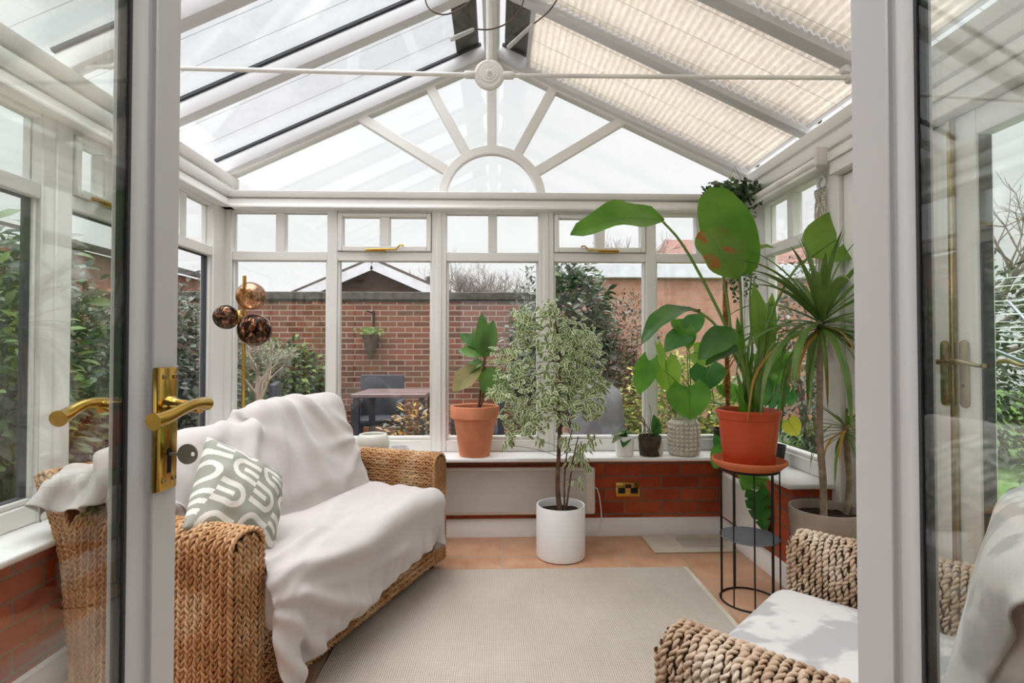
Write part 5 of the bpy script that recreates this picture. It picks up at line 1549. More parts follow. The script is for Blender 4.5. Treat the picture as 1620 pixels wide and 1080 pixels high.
for k, (x, y, t_) in enumerate(blades):
    b = base0 + V(sr.uniform(-0.05, 0.05), sr.uniform(-0.05, 0.04), 0)
    one_leaf(st, b, P_(x, y, sr.uniform(-0.1, 0.1)), V(-t_ * 0.6, -1, 0.1), sr.uniform(0.016, 0.026), M['petiole' if k % 3 else 'strel_leaf'], 'strap', 0.012 * sr.choice((-1, 1)) if k % 2 else 0.01, 0.5, 0, 'sheath')
for k, (x, y) in enumerate(((1240, 520), (1232, 500), (1252, 545), (1216, 480))):
    b = base0 + V(sr.uniform(0.0, 0.05), sr.uniform(-0.04, 0.04), 0)
    petiole(st, [b, b.lerp(P_(x, y), 0.5) + V(-0.01, 0, 0.02), P_(x, y)], 0.005, 0.003)

# dracaena in a grey planter by the side door
dx, dy_ = 1.395, 2.235
dr = empty('dracaena', (dx, dy_, 0), 'spiky dracaena with two bare stems in a tall grey planter', 'potted plant')
lathe_pot('pot', [(0.0, 0.0005), (0.105, 0.0005), (0.110, 0.006), (0.140, 0.395), (0.143, 0.43), (0.142, 0.437), (0.134, 0.437), (0.130, 0.428), (0.128, 0.390), (0.0, 0.385)], (dx, dy_, 0), M['grey_pot'], dr, 56)
soil_disc((dx, dy_), 0.129, 0.400, dr)
Dp = lambda x, y, d=0.0: px(x, y, dy_ + d)
crown = Dp(1299, 500)
sb = Dp(1303, 812, -0.01)
sp1 = smooth_path([V(sb.x, dy_ - 0.01, 0.395), Dp(1302, 760), Dp(1297, 690), Dp(1297, 600), Dp(1298, 540), crown], 34)
MB().tube(sp1, [0.0145 - 0.003 * i / (len(sp1) - 1) + 0.0006 * math.sin(i * 2.2) for i in range(len(sp1))], 12).build('stem', M['pale_bark'], dr, smooth=60)
crown2 = Dp(1338, 672, 0.02)
sp2 = smooth_path([V(Dp(1346, 812).x, dy_ + 0.03, 0.395), Dp(1344, 760, 0.03), Dp(1340, 715, 0.02), crown2], 22)
MB().tube(sp2, [0.013 - 0.002 * i / (len(sp2) - 1) for i in range(len(sp2))], 12).build('stem', M['pale_bark'], dr, smooth=60)
dg = random.Random(21)
def strapleaf(mb, base, az, el, L, w, droop, mi):
    # curved strap: el elevation at base, droop bends it down
    pts = []; nseg = 12; p = Vector(base); e = el
    hd = V(math.cos(az), math.sin(az), 0)
    cl = []; tn = []
    for i in range(nseg + 1):
        cl.append(p.copy()); d = hd * math.cos(e) + V(0, 0, 1) * math.sin(e); tn.append(d)
        p = p + d * (L / nseg); e = max(-1.45, e - droop * (0.4 + 1.2 * i / nseg) / nseg)
    side = V(-hd.y, hd.x, 0)
    vs = []; fs = []
    for i in range(nseg + 1):
        u = i / nseg; wd = w / 2 * PROF['strap'](u); nn = side.cross(tn[i])
        for a in (-1, -0.5, 0, 0.5, 1):
            vs.append(cl[i] + side * a * wd + nn * abs(a) * wd * 0.35)
    for i in range(nseg):
        for j in range(4): fs.append((i * 5 + j, i * 5 + j + 1, (i + 1) * 5 + j + 1, (i + 1) * 5 + j))
    mb.add(vs, fs, mi)
GA = 2.39996
def dleaf(k, base, az, el, L, w, droop, mat):
    mb = MB(); strapleaf(mb, base, az, el, L, w, droop, 0); mb.build('leaf', mat, dr, smooth=180, normals=False)
for k in range(54):
    f = k / 53
    az = k * GA + dg.uniform(-0.2, 0.2)
    el = 1.35 - 1.75 * f + dg.uniform(-0.25, 0.25)
    if abs(math.cos(az)) < 0.3: el += 0.1
    L = dg.uniform(0.32, 0.42) + 0.27 * f
    w = dg.uniform(0.026, 0.038)
    droop = 0.45 + 1.75 * f + dg.uniform(-0.1, 0.3)
    mat = M['strap_leaf'] if k < 46 or k % 3 else M['dry_leaf']
    dleaf(k, crown + V(0, 0, -0.05 * f), az, el, L, w, droop, mat)
for k in range(26):
    dleaf(k, crown + V(0, 0, -0.05), k * GA, dg.uniform(-0.6, 0.1), dg.uniform(0.30, 0.50), 0.008 + 0.012 * dg.random(), dg.uniform(1.0, 1.6), M['dry_leaf'] if k % 3 == 0 else M['strap_leaf'])
for k in range(38):
    f = k / 37
    dleaf(k, crown2 + V(0, 0, -0.04 * f), k * GA, 0.9 - 1.5 * f, dg.uniform(0.18, 0.30), dg.uniform(0.009, 0.016), 1.2 + f, M['strap_leaf'] if k % 5 else M['dry_leaf'])

# heart-leaved climber on a moss pole in the back right corner
hx, hy = 1.375, 3.14
cl = empty('climbing_philodendron', (hx, hy, 0.4925), 'heart-leaved climber on a coir moss pole in the back right corner of the sill', 'potted plant')
lathe_pot('pot', [(0.0, 0.4925), (0.070, 0.4925), (0.085, 0.63), (0.088, 0.64), (0.082, 0.64), (0.078, 0.62), (0.0, 0.61)], (hx, hy, 0), M['black_metal'], cl)
soil_disc((hx, hy), 0.080, 0.618, cl)
pt0 = V(hx + 0.05, hy, 0.62); 
mp_ = smooth_path([V(px(1152, 640, hy).x, hy, 0.615), px(1150, 560, hy), px(1147, 446, hy)], 60)
v_, f_ = rope_arrays([np.array([tuple(p) for p in dens(np.array([tuple(q) for q in mp_]), 0.006)])], 0.0095, 0.008, 0.03, 3, 8, jit=1, seed=4)
mesh_np('moss_pole', v_, f_, M['coir'], cl)
Hp = lambda x, y, d=0.0: px(x, y, hy + d)
def heart(root, b, t, w, mat, up=0.25, bend=0.015, d0=0.0, d1=0.0, side=0.0, split=False, node=None, Pf=None):
    Pf = Pf or Hp
    B = Pf(*b, d0); T = Pf(*t, d1)
    one_leaf(root, B, T, towards(B, up, side), w * hy / K, M[mat], 'heart', bend, 0.10, 0.004, 'leaf', lobe=0.22, wn=2, ph=b[0])
    if node is not None:
        N_ = Pf(*node, 0.0)
        petiole(root, [N_, N_.lerp(B, 0.5) + V(0, 0, 0.03), B], 0.0035, 0.0025, 'petiole')
pole = (1150, 600)
heart(cl, (1088, 612), (1093, 664), 66, 'heart_leaf', 0.15, 0.01, -0.08, -0.12, node=(1100, 640))
heart(cl, (1118, 580), (1122, 616), 54, 'heart_dark', 0.5, 0.01, -0.05, -0.08, node=(1130, 640))
heart(cl, (1027, 570), (1010, 624), 36, 'heart_leaf', 0.1, 0.02, -0.05, -0.08, node=(1100, 640))
heart(cl, (1052, 570), (1062, 622), 44, 'heart_light', 0.1, 0.01, 0.0, 0.0, node=(1110, 640))
heart(cl, (1086, 528), (1052, 556), 40, 'heart_dark', 0.8, 0.02, -0.02, -0.06, node=(1090, 640))
heart(cl, (1088, 522), (1112, 496), 36, 'heart_dark', 0.9, 0.01, -0.02, 0.0, node=(1094, 640))
heart(cl, (1088, 525), (1060, 508), 34, 'heart_leaf', 0.9, 0.01, 0.0, 0.02)
heart(cl, (1086, 520), (1090, 552), 28, 'heart_leaf', 0.4, 0.01, -0.03, -0.05)
heart(cl, (1040, 545), (1046, 592), 18, 'heart_light', 0.1, 0.02, -0.05, -0.05, side=0.8)
heart(cl, (1098, 556), (1130, 572), 40, 'heart_light', 0.4, 0.0, 0.02, 0.02, node=(1120, 640))
heart(cl, (1170, 625), (1132, 612), 30, 'heart_leaf', 0.4, 0.0, 0.02, 0.02, node=(1150, 640))
heart(cl, (1192, 600), (1228, 640), 44, 'heart_leaf', 0.3, 0.01, -0.3, -0.3)
heart(cl, (1210, 560), (1240, 600), 46, 'heart_leaf', 0.2, 0.02, -0.35, -0.35, node=(1160, 640))
heart(cl, (1228, 590), (1218, 540), 34, 'heart_light', 0.2, 0.02, -0.25, -0.25)
heart(cl, (1150, 712), (1128, 740), 34, 'heart_leaf', 0.4, 0.01, -0.30, -0.32, node=(1150, 660))
heart(cl, (1140, 690), (1150, 722), 26, 'heart_dark', 0.4, 0.01, -0.25, -0.27)
for q in (((1165, 650), (1220, 690), (1242, 720), (1200, 775), (1170, 800)), ((1150, 640), (1070, 632), (1095, 650), (1105, 700), (1100, 718)), ((1160, 650), (1100, 620), (1080, 606), (1090, 600))):
    pts = [Hp(a, b_, -0.02 - 0.04 * i) for i, (a, b_) in enumerate(q)]
    petiole(cl, pts, 0.003, 0.0022, 'pale_bark', 'aerial_root')

# monstera on the right sill
mxp, myp = 1.44, 2.78
mo_ = empty('monstera', (mxp, myp, 0.4925), 'split-leaved monstera trailing from the right sill behind the red pot', 'potted plant')
lathe_pot('pot', [(0.0, 0.4925), (0.060, 0.4925), (0.075, 0.60), (0.078, 0.608), (0.072, 0.608), (0.068, 0.59), (0.0, 0.58)], (mxp, myp, 0), M['black_metal'], mo_)
soil_disc((mxp, myp), 0.069, 0.588, mo_)
def monstera(root, B, T, nrm, w, mat):
    # heart leaf cut by slits between lobes, built lobe by lobe
    B = Vector(B); T = Vector(T); t = T - B; L = t.length; t.normalize(); side = t.cross(Vector(nrm)).normalized(); nn = side.cross(t)
    mb = MB(); n_ = 30
    for sg in (-1, 1):
        rows = []
        for i in range(n_ + 1):
            u = i / n_; ww = PROF['heart'](u) * w / 2
            ph = (u * 4.2) % 1.0
            cut = 0.45 if (ph < 0.22 and 0.15 < u < 0.85) else 1.0
            row = []
            for j in range(6):
                a = j / 5
                p = B + t * (L * u) + side * sg * ww * a * cut - t * (L * 0.2 * (a ** 1.5) * (1 - u)) + nn * (0.1 * ww * a + 0.01 * math.sin(u * 9))
                row.append(p)
            rows.append(row)
        mb.grid(rows, flip=sg < 0)
    mb.build('leaf', mat, root, smooth=180, normals=False)
Mp = lambda x, y, d=0.0: px(x, y, myp + d)
monstera(mo_, Mp(1214, 618), Mp(1262, 634, -0.05), towards(Mp(1230, 620), 0.6), 60 * myp / K, M['heart_dark'])
monstera(mo_, Mp(1196, 778, -0.30), Mp(1210, 842, -0.34), towards(Mp(1200, 800), 0.1, 0.3), 40 * 2.5 / K, M['heart_dark'])
monstera(mo_, Mp(1196, 748, -0.25), Mp(1174, 776, -0.30), towards(Mp(1190, 760), 0.5), 46 * 2.5 / K, M['heart_leaf'])
monstera(mo_, Mp(1240, 560), Mp(1226, 610, -0.03), towards(Mp(1230, 600), 0.2), 46 * myp / K, M['heart_leaf'])
heart(mo_, (1247, 664), (1262, 690), 26, 'yellow_leaf', 0.3, 0.0, -0.02, -0.04, Pf=Mp)
for q in ((mxp, myp, 0.59),):
    B0 = V(*q)
    for (x, y, d) in ((1214, 618, 0), (1196, 778, -0.30), (1196, 748, -0.25), (1240, 560, 0), (1247, 664, -0.02)):
        E_ = Mp(x, y, d); petiole(mo_, [B0, B0.lerp(E_, 0.5) + V(-0.03, -0.02, 0.04), E_], 0.0035, 0.0025)

# trailing plant hanging in the top right corner
ix, iy = 1.372, 3.02
iv = empty('hanging_ivy', (ix, iy, 2.06), 'dark trailing ivy hanging from the eaves in the top right corner', 'hanging plant')
lathe_pot('pot', [(0.0, 1.955), (0.045, 1.955), (0.062, 2.035), (0.066, 2.04), (0.06, 2.04), (0.0, 2.02)], (ix, iy, 0), M['black_metal'], iv)
MB().tube([(ix - 0.06, iy, 2.04), (ix, iy, 2.16), (ix + 0.06, iy, 2.04)], 0.0015, 5).build('hanger', M['black_metal'], iv)
ir = random.Random(31); ivm = MB(); ivs = MB()
def ivyleaf(p, L, mi):
    d = V(ir.uniform(-1, 1), ir.uniform(-1, 0.4), ir.uniform(-1.2, 0.3)).normalized()
    ivm.leaf(p, p + d * L, V(ir.uniform(-0.5, 0.5), -1, ir.uniform(0, 0.8)), L * 0.75, 0.004, 'oval', 4, 4, 0.2, mi=mi)
for k in range(460):
    a = ir.uniform(0, 2 * PI); r = 0.17 * math.sqrt(ir.random()); p = V(ix - 0.02 + r * math.cos(a), iy + r * 0.7 * math.sin(a), 2.04 + ir.uniform(-0.06, 0.05) - 0.25 * r)
    ivyleaf(p, ir.uniform(0.022, 0.038), 0 if ir.random() < 0.85 else 1)
for k in range(11):
    x0 = ix + ir.uniform(-0.03, 0.13); y0 = iy + ir.uniform(-0.06, 0.08); Ln = ir.uniform(0.15, 0.68) if k > 3 else ir.uniform(0.5, 0.66)
    pts = [V(x0 + 0.012 * math.sin(t * 0.9 + k), y0, 2.0 - Ln * t / 9) for t in range(10)]
    ivs.tube(pts, 0.0012, 5)
    for t in range(int(Ln * 70)):
        u = t / (Ln * 70) * 9; i = min(8, int(u)); p = pts[i].lerp(pts[i + 1], u - i)
        ivyleaf(p + V(ir.uniform(-0.012, 0.012), ir.uniform(-0.012, 0.012), 0), ir.uniform(0.016, 0.028), 0 if ir.random() < 0.7 else 1)
ivm.build('foliage', [M['ivy_leaf'], M['ivy_pale']], iv, smooth=180, normals=False)
ivs.build('trailing_stems', M['petiole'], iv, smooth=60)

# small things on the back sill
Z0 = 0.4925
p0 = px(988, 705, 3.10)
w_ = empty('potted_succulent', (p0.x, 3.10, Z0), 'small plant with drooping leaves in a smooth white pot on the back sill', 'potted plant')
lathe_pot('pot', [(0.0, Z0), (0.046, Z0), (0.050, Z0 + 0.004), (0.055, Z0 + 0.112), (0.053, Z0 + 0.116), (0.049, Z0 + 0.113), (0.047, Z0 + 0.098), (0, Z0 + 0.095)], (p0.x, 3.10, 0), M['white_ceramic'], w_)
soil_disc((p0.x, 3.10), 0.0475, Z0 + 0.10, w_, 18)
c0 = V(p0.x, 3.10, Z0 + 0.105); g_ = random.Random(8)
for k, (x, y, w) in enumerate(((968, 702, 12), (985, 708, 17), (992, 690, 12), (975, 688, 10), (1000, 686, 10), (982, 680, 9), (966, 690, 9))):
    one_leaf(w_, c0 + V(g_.uniform(-0.02, 0.02), 0, 0), px(x, y, 3.05), V(0, -0.6, 0.9), w * 3.1 / K, M['heart_dark' if k % 3 else 'ivy_pale'], 'oval', 0.03, 0.2)
p0 = px(1028, 705, 3.10)
bk_ = empty('potted_orchid', (p0.x, 3.10, Z0), 'leggy orchid with dry stems in a dark twine-wrapped pot on the back sill', 'potted plant')
lathe_pot('pot', [(0.0, Z0 + 0.001), (0.050, Z0 + 0.001), (0.0605, Z0 + 0.118), (0.056, Z0 + 0.118), (0.053, Z0 + 0.10), (0, Z0 + 0.098)], (p0.x, 3.10, 0), M['soil'], bk_)
pth = [np.array([(p0.x + (0.0535 + 0.0105 * z / 0.118) * math.cos(a), 3.10 + (0.0535 + 0.0105 * z / 0.118) * math.sin(a), Z0 + 0.005 + z) for a in np.linspace(0, 2 * PI, 60)]) for z in np.arange(0.0, 0.112, 0.0095)]
v_, f_ = rope_arrays(pth, 0.0032, 0.0022, 0.02, 2, 5, jit=1, seed=6); mesh_np('twine_wrap', v_, f_, M['basket_twine'], bk_)
soil_disc((p0.x, 3.10), 0.0535, Z0 + 0.105, bk_, 18)
c0 = V(p0.x, 3.10, Z0 + 0.10)
for k, pts in enumerate(([(1016, 690), (1020, 668), (1010, 650), (999, 617)], [(1022, 690), (1016, 665), (1005, 655), (1012, 645)], [(1030, 688), (1022, 672), (1008, 660)], [(1036, 690), (1044, 640), (1048, 625)], [(1040, 692), (1048, 660), (1054, 635), (1048, 627)], [(1026, 690), (1030, 655), (1027, 640)])):
    MB().tube(smooth_path([px(a, b_, 3.10) for a, b_ in pts], 14), 0.0035 if k < 3 else 0.002, 6).build('dry_stem', M['pale_bark'] if k != 3 else M['petiole'], bk_, smooth=60)
for k, (b, t, w, m) in enumerate((((1036, 685), (1034, 655), 14, 'heart_dark'), ((1038, 690), (1042, 662), 10, 'heart_dark'), ((1034, 684), (1022, 682), 7, 'ivy_pale'), ((1041, 688), (1046, 725), 10, 'mat_pale'), ((1030, 686), (1044, 676), 6, 'heart_dark'))):
    one_leaf(bk_, px(*b, 3.09), px(*t, 3.05), V(0, -1, 0.3), w * 3.1 / K, M[m], 'oval', 0.01, 0.25)
p0 = px(1082, 700, 3.12)
bp = empty('beaded_pot', (p0.x, 3.12, Z0), 'empty cream ceramic pot covered in rows of beads on the back sill', 'plant pot')
R0, H0 = 0.089, 0.205
prof_ = [(0.0, 0), (R0 - 0.014, 0), (R0 - 0.006, 0.006), (R0 - 0.004, 0.03), (R0 - 0.002, 0.15), (R0 - 0.006, 0.19), (R0 - 0.014, H0), (R0 - 0.020, H0), (R0 - 0.020, 0.16), (0, 0.15)]
lathe_pot('pot', [(r, Z0 + z) for r, z in prof_], (p0.x, 3.12, 0), M['bead_ceramic'], bp)
bd_ = MB(); nb_ = 22
for i in range(8):
    z = 0.018 + i * 0.0236; rr_ = R0 - 0.005 - (0.004 if i in (0, 7) else 0)
    for j in range(nb_):
        a = 2 * PI * j / nb_; c = V(p0.x + rr_ * math.cos(a), 3.12 + rr_ * math.sin(a), Z0 + z)
        prof2 = [(0.0, -0.0115)] + [(0.0115 * math.sin(PI * q / 6), -0.0115 * math.cos(PI * q / 6)) for q in range(1, 6)] + [(0.0, 0.0115)]
        bd_.lathe(prof2, c, 8)
bd_.build('beads', M['bead_ceramic'], bp, smooth=180)
soil_disc((p0.x, 3.12), R0 - 0.021, Z0 + 0.155, bp)
p0 = px(590, 700, 3.13)
gb = empty('glazed_pot', (p0.x, 3.13, Z0), 'squat cream glazed pot on the sill behind the far sofa arm', 'plant pot')
lathe_pot('pot', [(0.0, Z0), (0.062, Z0), (0.078, Z0 + 0.02), (0.092, Z0 + 0.055), (0.094, Z0 + 0.08), (0.086, Z0 + 0.112), (0.076, Z0 + 0.128), (0.070, Z0 + 0.130), (0.066, Z0 + 0.124), (0.074, Z0 + 0.10), (0.078, Z0 + 0.07), (0.0, Z0 + 0.03)], (p0.x, 3.13, 0), M['glaze_cream'], gb)
p0 = px(632, 705, 3.11)
gl_ = MB().lathe([(0.0, Z0), (0.045, Z0), (0.056, Z0 + 0.012), (0.058, Z0 + 0.04), (0.052, Z0 + 0.055), (0.047, Z0 + 0.055), (0.050, Z0 + 0.04), (0.045, Z0 + 0.014), (0.0, Z0 + 0.01)], (p0.x, 3.11, 0), 40).build('glass_dish', M['blue_dish'] if 'blue_dish' in M else M['acrylic'], None, smooth=40)
tag(gl_, 'low pale blue glass dish on the sill behind the far sofa arm', 'dish')
# ------------------------------------------------------------------ garden
GZ = -0.15
def bush(name, c, rad, n, ls, mats, label, cat, seed, group=None, stems=True, drop=0.3, shell=0.6, wts=None, bands=None):
    g = random.Random(seed); c = Vector(c)
    root = empty(name, (c.x, c.y, GZ), label, cat, group)
    mb = MB()
    n = int(n * 1.7)
    for k in range(n):
        q = V(g.gauss(0, 1), g.gauss(0, 1), g.gauss(0, 1)).normalized()
        rr_ = shell + (1 - shell) * g.random() if g.random() < 0.75 else g.random()
        lump = 1 + 0.22 * mnoise.noise(q * 2.2 + V(seed, 0, 0)) + 0.12 * mnoise.noise(q * 5 + V(0, seed, 0))
        p = c + V(q.x * rad[0], q.y * rad[1], q.z * rad[2]) * rr_ * lump
        if p.z < GZ + 0.02: p.z = GZ + 0.02 + g.random() * 0.2
        d = V(q.x + g.uniform(-0.8, 0.8), q.y + g.uniform(-0.8, 0.8), q.z * 0.5 - drop + g.uniform(-0.5, 0.6)).normalized()
        L = ls * g.uniform(0.8, 1.4)
        nr = (q + V(g.uniform(-0.6, 0.6), g.uniform(-0.6, 0.6), 0.6)).normalized()
        mi = g.choices(range(len(mats)), wts)[0]
        mb.leaf(p, p + d * L, nr, L * 0.42, L * 0.06, 'oval', 3, 2, 0.25, mi=mi)
    mb.build('foliage', [M[m] for m in mats], root, smooth=180, normals=False)
    if stems:
        sm_ = MB()
        for k in range(7):
            a = g.uniform(0, 2 * PI); e = V(c.x + 0.6 * rad[0] * math.cos(a), c.y + 0.6 * rad[1] * math.sin(a), c.z + rad[2] * g.uniform(-0.2, 0.5))
            b0 = V(c.x + 0.08 * math.cos(a), c.y + 0.08 * math.sin(a), GZ)
            sm_.tube(arcpts(b0, e, 0.04, 6), [0.022 - 0.0025 * i for i in range(7)], 6)
        sm_.build('stems', M['twig'], root, smooth=60)
    return root
def bare_tree(name, base, H, spread, seed, mat, label, cat, depth=5, r0=0.09, group=None, leaves=None):
    g = random.Random(seed); base = Vector(base)
    root = empty(name, tuple(base), label, cat, group)
    tk = MB(); br = MB(); tips = []
    def grow(p, d, L, r, lev):
        q = p; pts = [p.copy()]
        for i in range(3):
            d = (d + V(g.uniform(-0.18, 0.18), g.uniform(-0.18, 0.18), 0.06)).normalized(); q = q + d * L / 3; pts.append(q.copy())
        (tk if lev == 0 else br).tube(pts, [r, r * 0.88, r * 0.76, r * 0.64], 6 if lev < 2 else 4, cap=False)
        if lev >= depth: tips.append((q, d)); return
        for k in range(3 if lev else 5):
            a = g.uniform(0, 2 * PI); tl = g.uniform(0.3, 0.75) * spread
            s1 = d.orthogonal().normalized(); s2 = d.cross(s1)
            nd = (d * math.cos(tl) + (s1 * math.cos(a) + s2 * math.sin(a)) * math.sin(tl)).normalized()
            grow(pts[g.choice((2, 3))], nd, L * g.uniform(0.62, 0.82), r * 0.58, lev + 1)
    grow(base, V(g.uniform(-0.05, 0.05), g.uniform(-0.05, 0.05), 1).normalized(), H * 0.30, r0, 0)
    tk.build('trunk', mat, root, smooth=60); br.build('branches', mat, root, smooth=60)
    if leaves:
        lm = MB()
        for (q, d) in tips:
            for k in range(leaves[0]):
                dd = (d + V(g.uniform(-1, 1), g.uniform(-1, 1), g.uniform(-0.9, 0.7))).normalized(); L = leaves[1] * g.uniform(0.7, 1.3)
                p = q - d * g.uniform(0, 0.14); lm.leaf(p, p + dd * L, V(g.uniform(-1, 1), -1, 0.5), L * leaves[3], 0, 'oval', 3, 2, 0.2)
        lm.build('foliage', M[leaves[2]], root, smooth=180, normals=False)
    return root
# garden wall with coping and capping course
gwl = empty('garden_wall', (-3.0, 7.4, GZ), 'weathered red brick garden wall across the back of the patio', 'wall', None, 'structure')
MB().box(-7.5, 0.75, 7.3, 7.52, GZ, 1.79).build('brickwork', M['brick_garden'], gwl, smooth=0)
MB().box(-7.5, 0.78, 7.26, 7.56, 1.79, 1.90).box(-7.5, 0.76, 7.28, 7.54, 1.765, 1.79).build('coping', M['coping'], gwl, bevel=0.01)
# garage on the right with white fascia
ga = empty('garage', (3.4, 8.6, GZ), 'pale brick flat-roofed garage with white fascia right of the garden wall', 'building')
MB().box(1.05, 7.0, 8.2, 11.5, GZ, 2.22).build('brickwork', M['brick_garage'], ga, smooth=0)
MB().box(0.95, 7.1, 8.10, 11.6, 2.22, 2.44).build('fascia', M['fascia'], ga, bevel=0.01)
# gabled house behind the wall
def gable_house(name, xc, y, half, zeave, zap, depth, wall, roofm, label):
    r = empty(name, (xc, y + depth / 2, GZ), label, 'building')
    mb = MB().prism([(xc - half, GZ), (xc + half, GZ), (xc + half, zeave), (xc, zap), (xc - half, zeave)], 'y', y, y + depth); mb.build('walls', M[wall], r, smooth=0)
    rf = MB(); bg_ = MB()
    for s in (-1, 1):
        e = V(xc + s * (half + 0.25), 0, zeave - 0.25 * (zap - zeave) / half); a = V(xc, 0, zap)
        n = V(s * (zap - zeave), 0, half).normalized()
        for mbx, y0, y1, off, th in ((rf, y - 0.25, y + depth + 0.2, 0.10, 0.06), (bg_, y - 0.28, y - 0.24, 0.0, 0.10)):
            mbx.obox((e + a) / 2 + n * off + V(0, (y0 + y1) / 2, 0), (e - a) / 2, V(0, (y1 - y0) / 2, 0), n * th)
    rf.build('roof', M[roofm], r, smooth=0); bg_.build('bargeboard', M['fascia'], r, smooth=0)
    return r
gable_house('neighbour_bungalow', -2.72, 12.0, 1.75, 2.22, 2.98, 7.0, 'brick_dark', 'roof_dark', 'dark gabled bungalow with white bargeboards behind the garden wall')
gr_ = gable_house('neighbour_house', -9.9, 8.0, 3.0, 2.75, 3.5, 5.0, 'brick_garage', 'roof_dark', 'house with a white-edged low roof beyond the left hedge')
lh = empty('tiled_house', (9.0, 19.0, GZ), 'house with a red tiled roof beyond the garage', 'building')
MB().box(5.75, 13.0, 17.4, 22.0, GZ, 3.3).build('walls', M['render_white'], lh, smooth=0)
rt_ = MB(); rt_.add([(5.45, 17.0, 3.25), (13.2, 17.0, 3.25), (13.2, 19.7, 5.25), (6.3, 19.7, 5.25), (13.2, 22.4, 3.25), (5.45, 22.4, 3.25)], [(0, 1, 2, 3), (3, 2, 4, 5), (0, 3, 5), (1, 4, 2), (0, 5, 4, 1)]); rt_.build('roof', M['roof_tile'], lh, smooth=0)
MB().tube([(-3.05 + 0.05, 11.9, 2.9), (-3.05, 11.9, 3.25)], 0.015, 6).build('aerial_mast', M['coping'], bpy.data.objects['neighbour_bungalow'])
MB().tube([(-1.42 * 1.06, 11.9, 2.3), (-1.42 * 1.06, 11.9, 2.75)], 0.05, 8).build('flue', M['coping'], bpy.data.objects['neighbour_bungalow'])
# boarded porch outside the right doors
bp_ = MB().box(2.02, 2.42, 3.05, 3.25, GZ, 2.5)
for k in range(4): bp_.box(2.06 + k * 0.1, 2.064 + k * 0.1, 3.046, 3.052, GZ, 2.5)
o = bp_.build('boarded_porch', M['board_white'], None, smooth=0); tag(o, 'white vertically boarded porch outside the side doors', 'porch')
# far bare trees above the wall
WH = ['leftmost', 'second from the left', 'middle one', 'second from the right', 'rightmost']
for i, (xp, sd) in enumerate(((716, 3), (742, 14), (768, 4), (796, 21), (822, 8))):
    bare_tree('bare_tree', (px(xp, 500, 27.0 + i).x, 27 + i, GZ), 6.6, 1.1, sd, M['far_twig'], WH[i] + ' of five distant bare trees above the brick wall', 'tree', 6, 0.12, 'distant bare trees')
bare_tree('bare_tree', (4.2, 14.5, GZ), 5.6, 1.0, 9, M['far_twig'], 'thin bare tree rising behind the garage roof', 'tree', 5, 0.08, 'distant bare trees')
bare_tree('bare_tree', (8.3, 9.6, GZ), 5.6, 1.2, 15, M['far_twig'], 'bare tree beyond the right window and lawn', 'tree', 5, 0.1, 'distant bare trees')
# shrubs along the back
bush('evergreen_shrub', (0.86, 6.2, 1.22), (0.52, 0.45, 0.95), 2600, 0.10, ['bush_dark', 'bush_green', 'bush_grey'], 'tall evergreen shrub growing at the end of the garden wall', 'shrub', 11, None, wts=(4, 4, 3))
bush('evergreen_shrub', (0.50, 6.78, 1.0), (0.38, 0.33, 1.15), 1200, 0.08, ['bush_dark', 'bush_grey'], 'narrow dark shrub against the right end of the brick wall', 'shrub', 12)
bush('purple_shrub', (1.27, 6.0, 0.70), (0.40, 0.33, 0.72), 1700, 0.045, ['bush_red', 'bush_dark'], 'dark purplish fine-leaved shrub in front of the garage', 'shrub', 13, drop=0.0)
bush('olive_shrub', (1.72, 7.0, 1.05), (0.5, 0.4, 0.9), 1600, 0.05, ['bush_dark', 'bush_grey', 'bush_red'], 'wispy grey-green shrub between the evergreen and the garage', 'shrub', 14, drop=0.0)
bush('golden_shrub', (1.80, 5.2, 0.52), (0.58, 0.40, 0.62), 2600, 0.05, ['bush_yellow', 'bush_light', 'bush_green'], 'golden yellow-green shrub behind the climbing plant', 'shrub', 15, drop=0.0, wts=(5, 4, 2))
bush('ivy_shrub', (-2.72, 6.95, 0.62), (0.62, 0.25, 0.62), 1500, 0.085, ['bush_light', 'bush_green', 'bush_dark'], 'low green climber against the wall behind the olive tree', 'shrub', 16, wts=(4, 4, 2))
bush('ground_cover', (1.35, 4.35, -0.02), (0.75, 0.4, 0.28), 1100, 0.05, ['bush_dark', 'bush_green', 'bush_red'], 'low dark planting close outside the back window', 'shrub', 17, stems=False)
bush('dried_hydrangea', (-0.62, 4.2, 0.35), (0.28, 0.22, 0.36), 420, 0.05, ['pale_bark', 'dry_leaf', 'bush_dark'], 'dried brown plant outside behind the far sofa arm', 'shrub', 18)
# hedge of shrubs along the left
for i, (x, y, z, r, n, m, lb) in enumerate((((-3.35), 4.1, 0.75, (0.75, 0.55, 0.98), 2600, ['bush_dark', 'bush_green', 'bush_grey'], 'dense green hedge shrub outside seen through the left glass door'),
        (-3.0, 3.0, 0.72, (0.65, 0.55, 1.0), 2400, ['bush_green', 'bush_light', 'bush_dark'], 'leafy hedge shrub outside beside the left post'),
        (-3.4, 2.1, 0.85, (0.7, 0.6, 1.15), 2000, ['bush_green', 'bush_dark', 'bush_light'], 'tall hedge shrub at the far left edge of the garden'),
        (-3.05, 5.2, 0.72, (0.55, 0.6, 0.98), 2600, ['bush_grey', 'bush_dark', 'bush_grey'], 'grey-leaved hedge shrub outside the left back corner'))):
    bush('hedge_shrub', (x, y, z), r, n, 0.085, m, lb, 'shrub', 40 + i, 'hedge shrubs along the left side')
bush('hedge_shrub', (-4.3, 6.4, 0.75), (0.9, 0.5, 1.05), 1500, 0.09, ['bush_dark', 'bush_grey'], 'dark hedge shrub in the far left corner by the brick wall', 'shrub', 47, 'hedge shrubs along the left side')
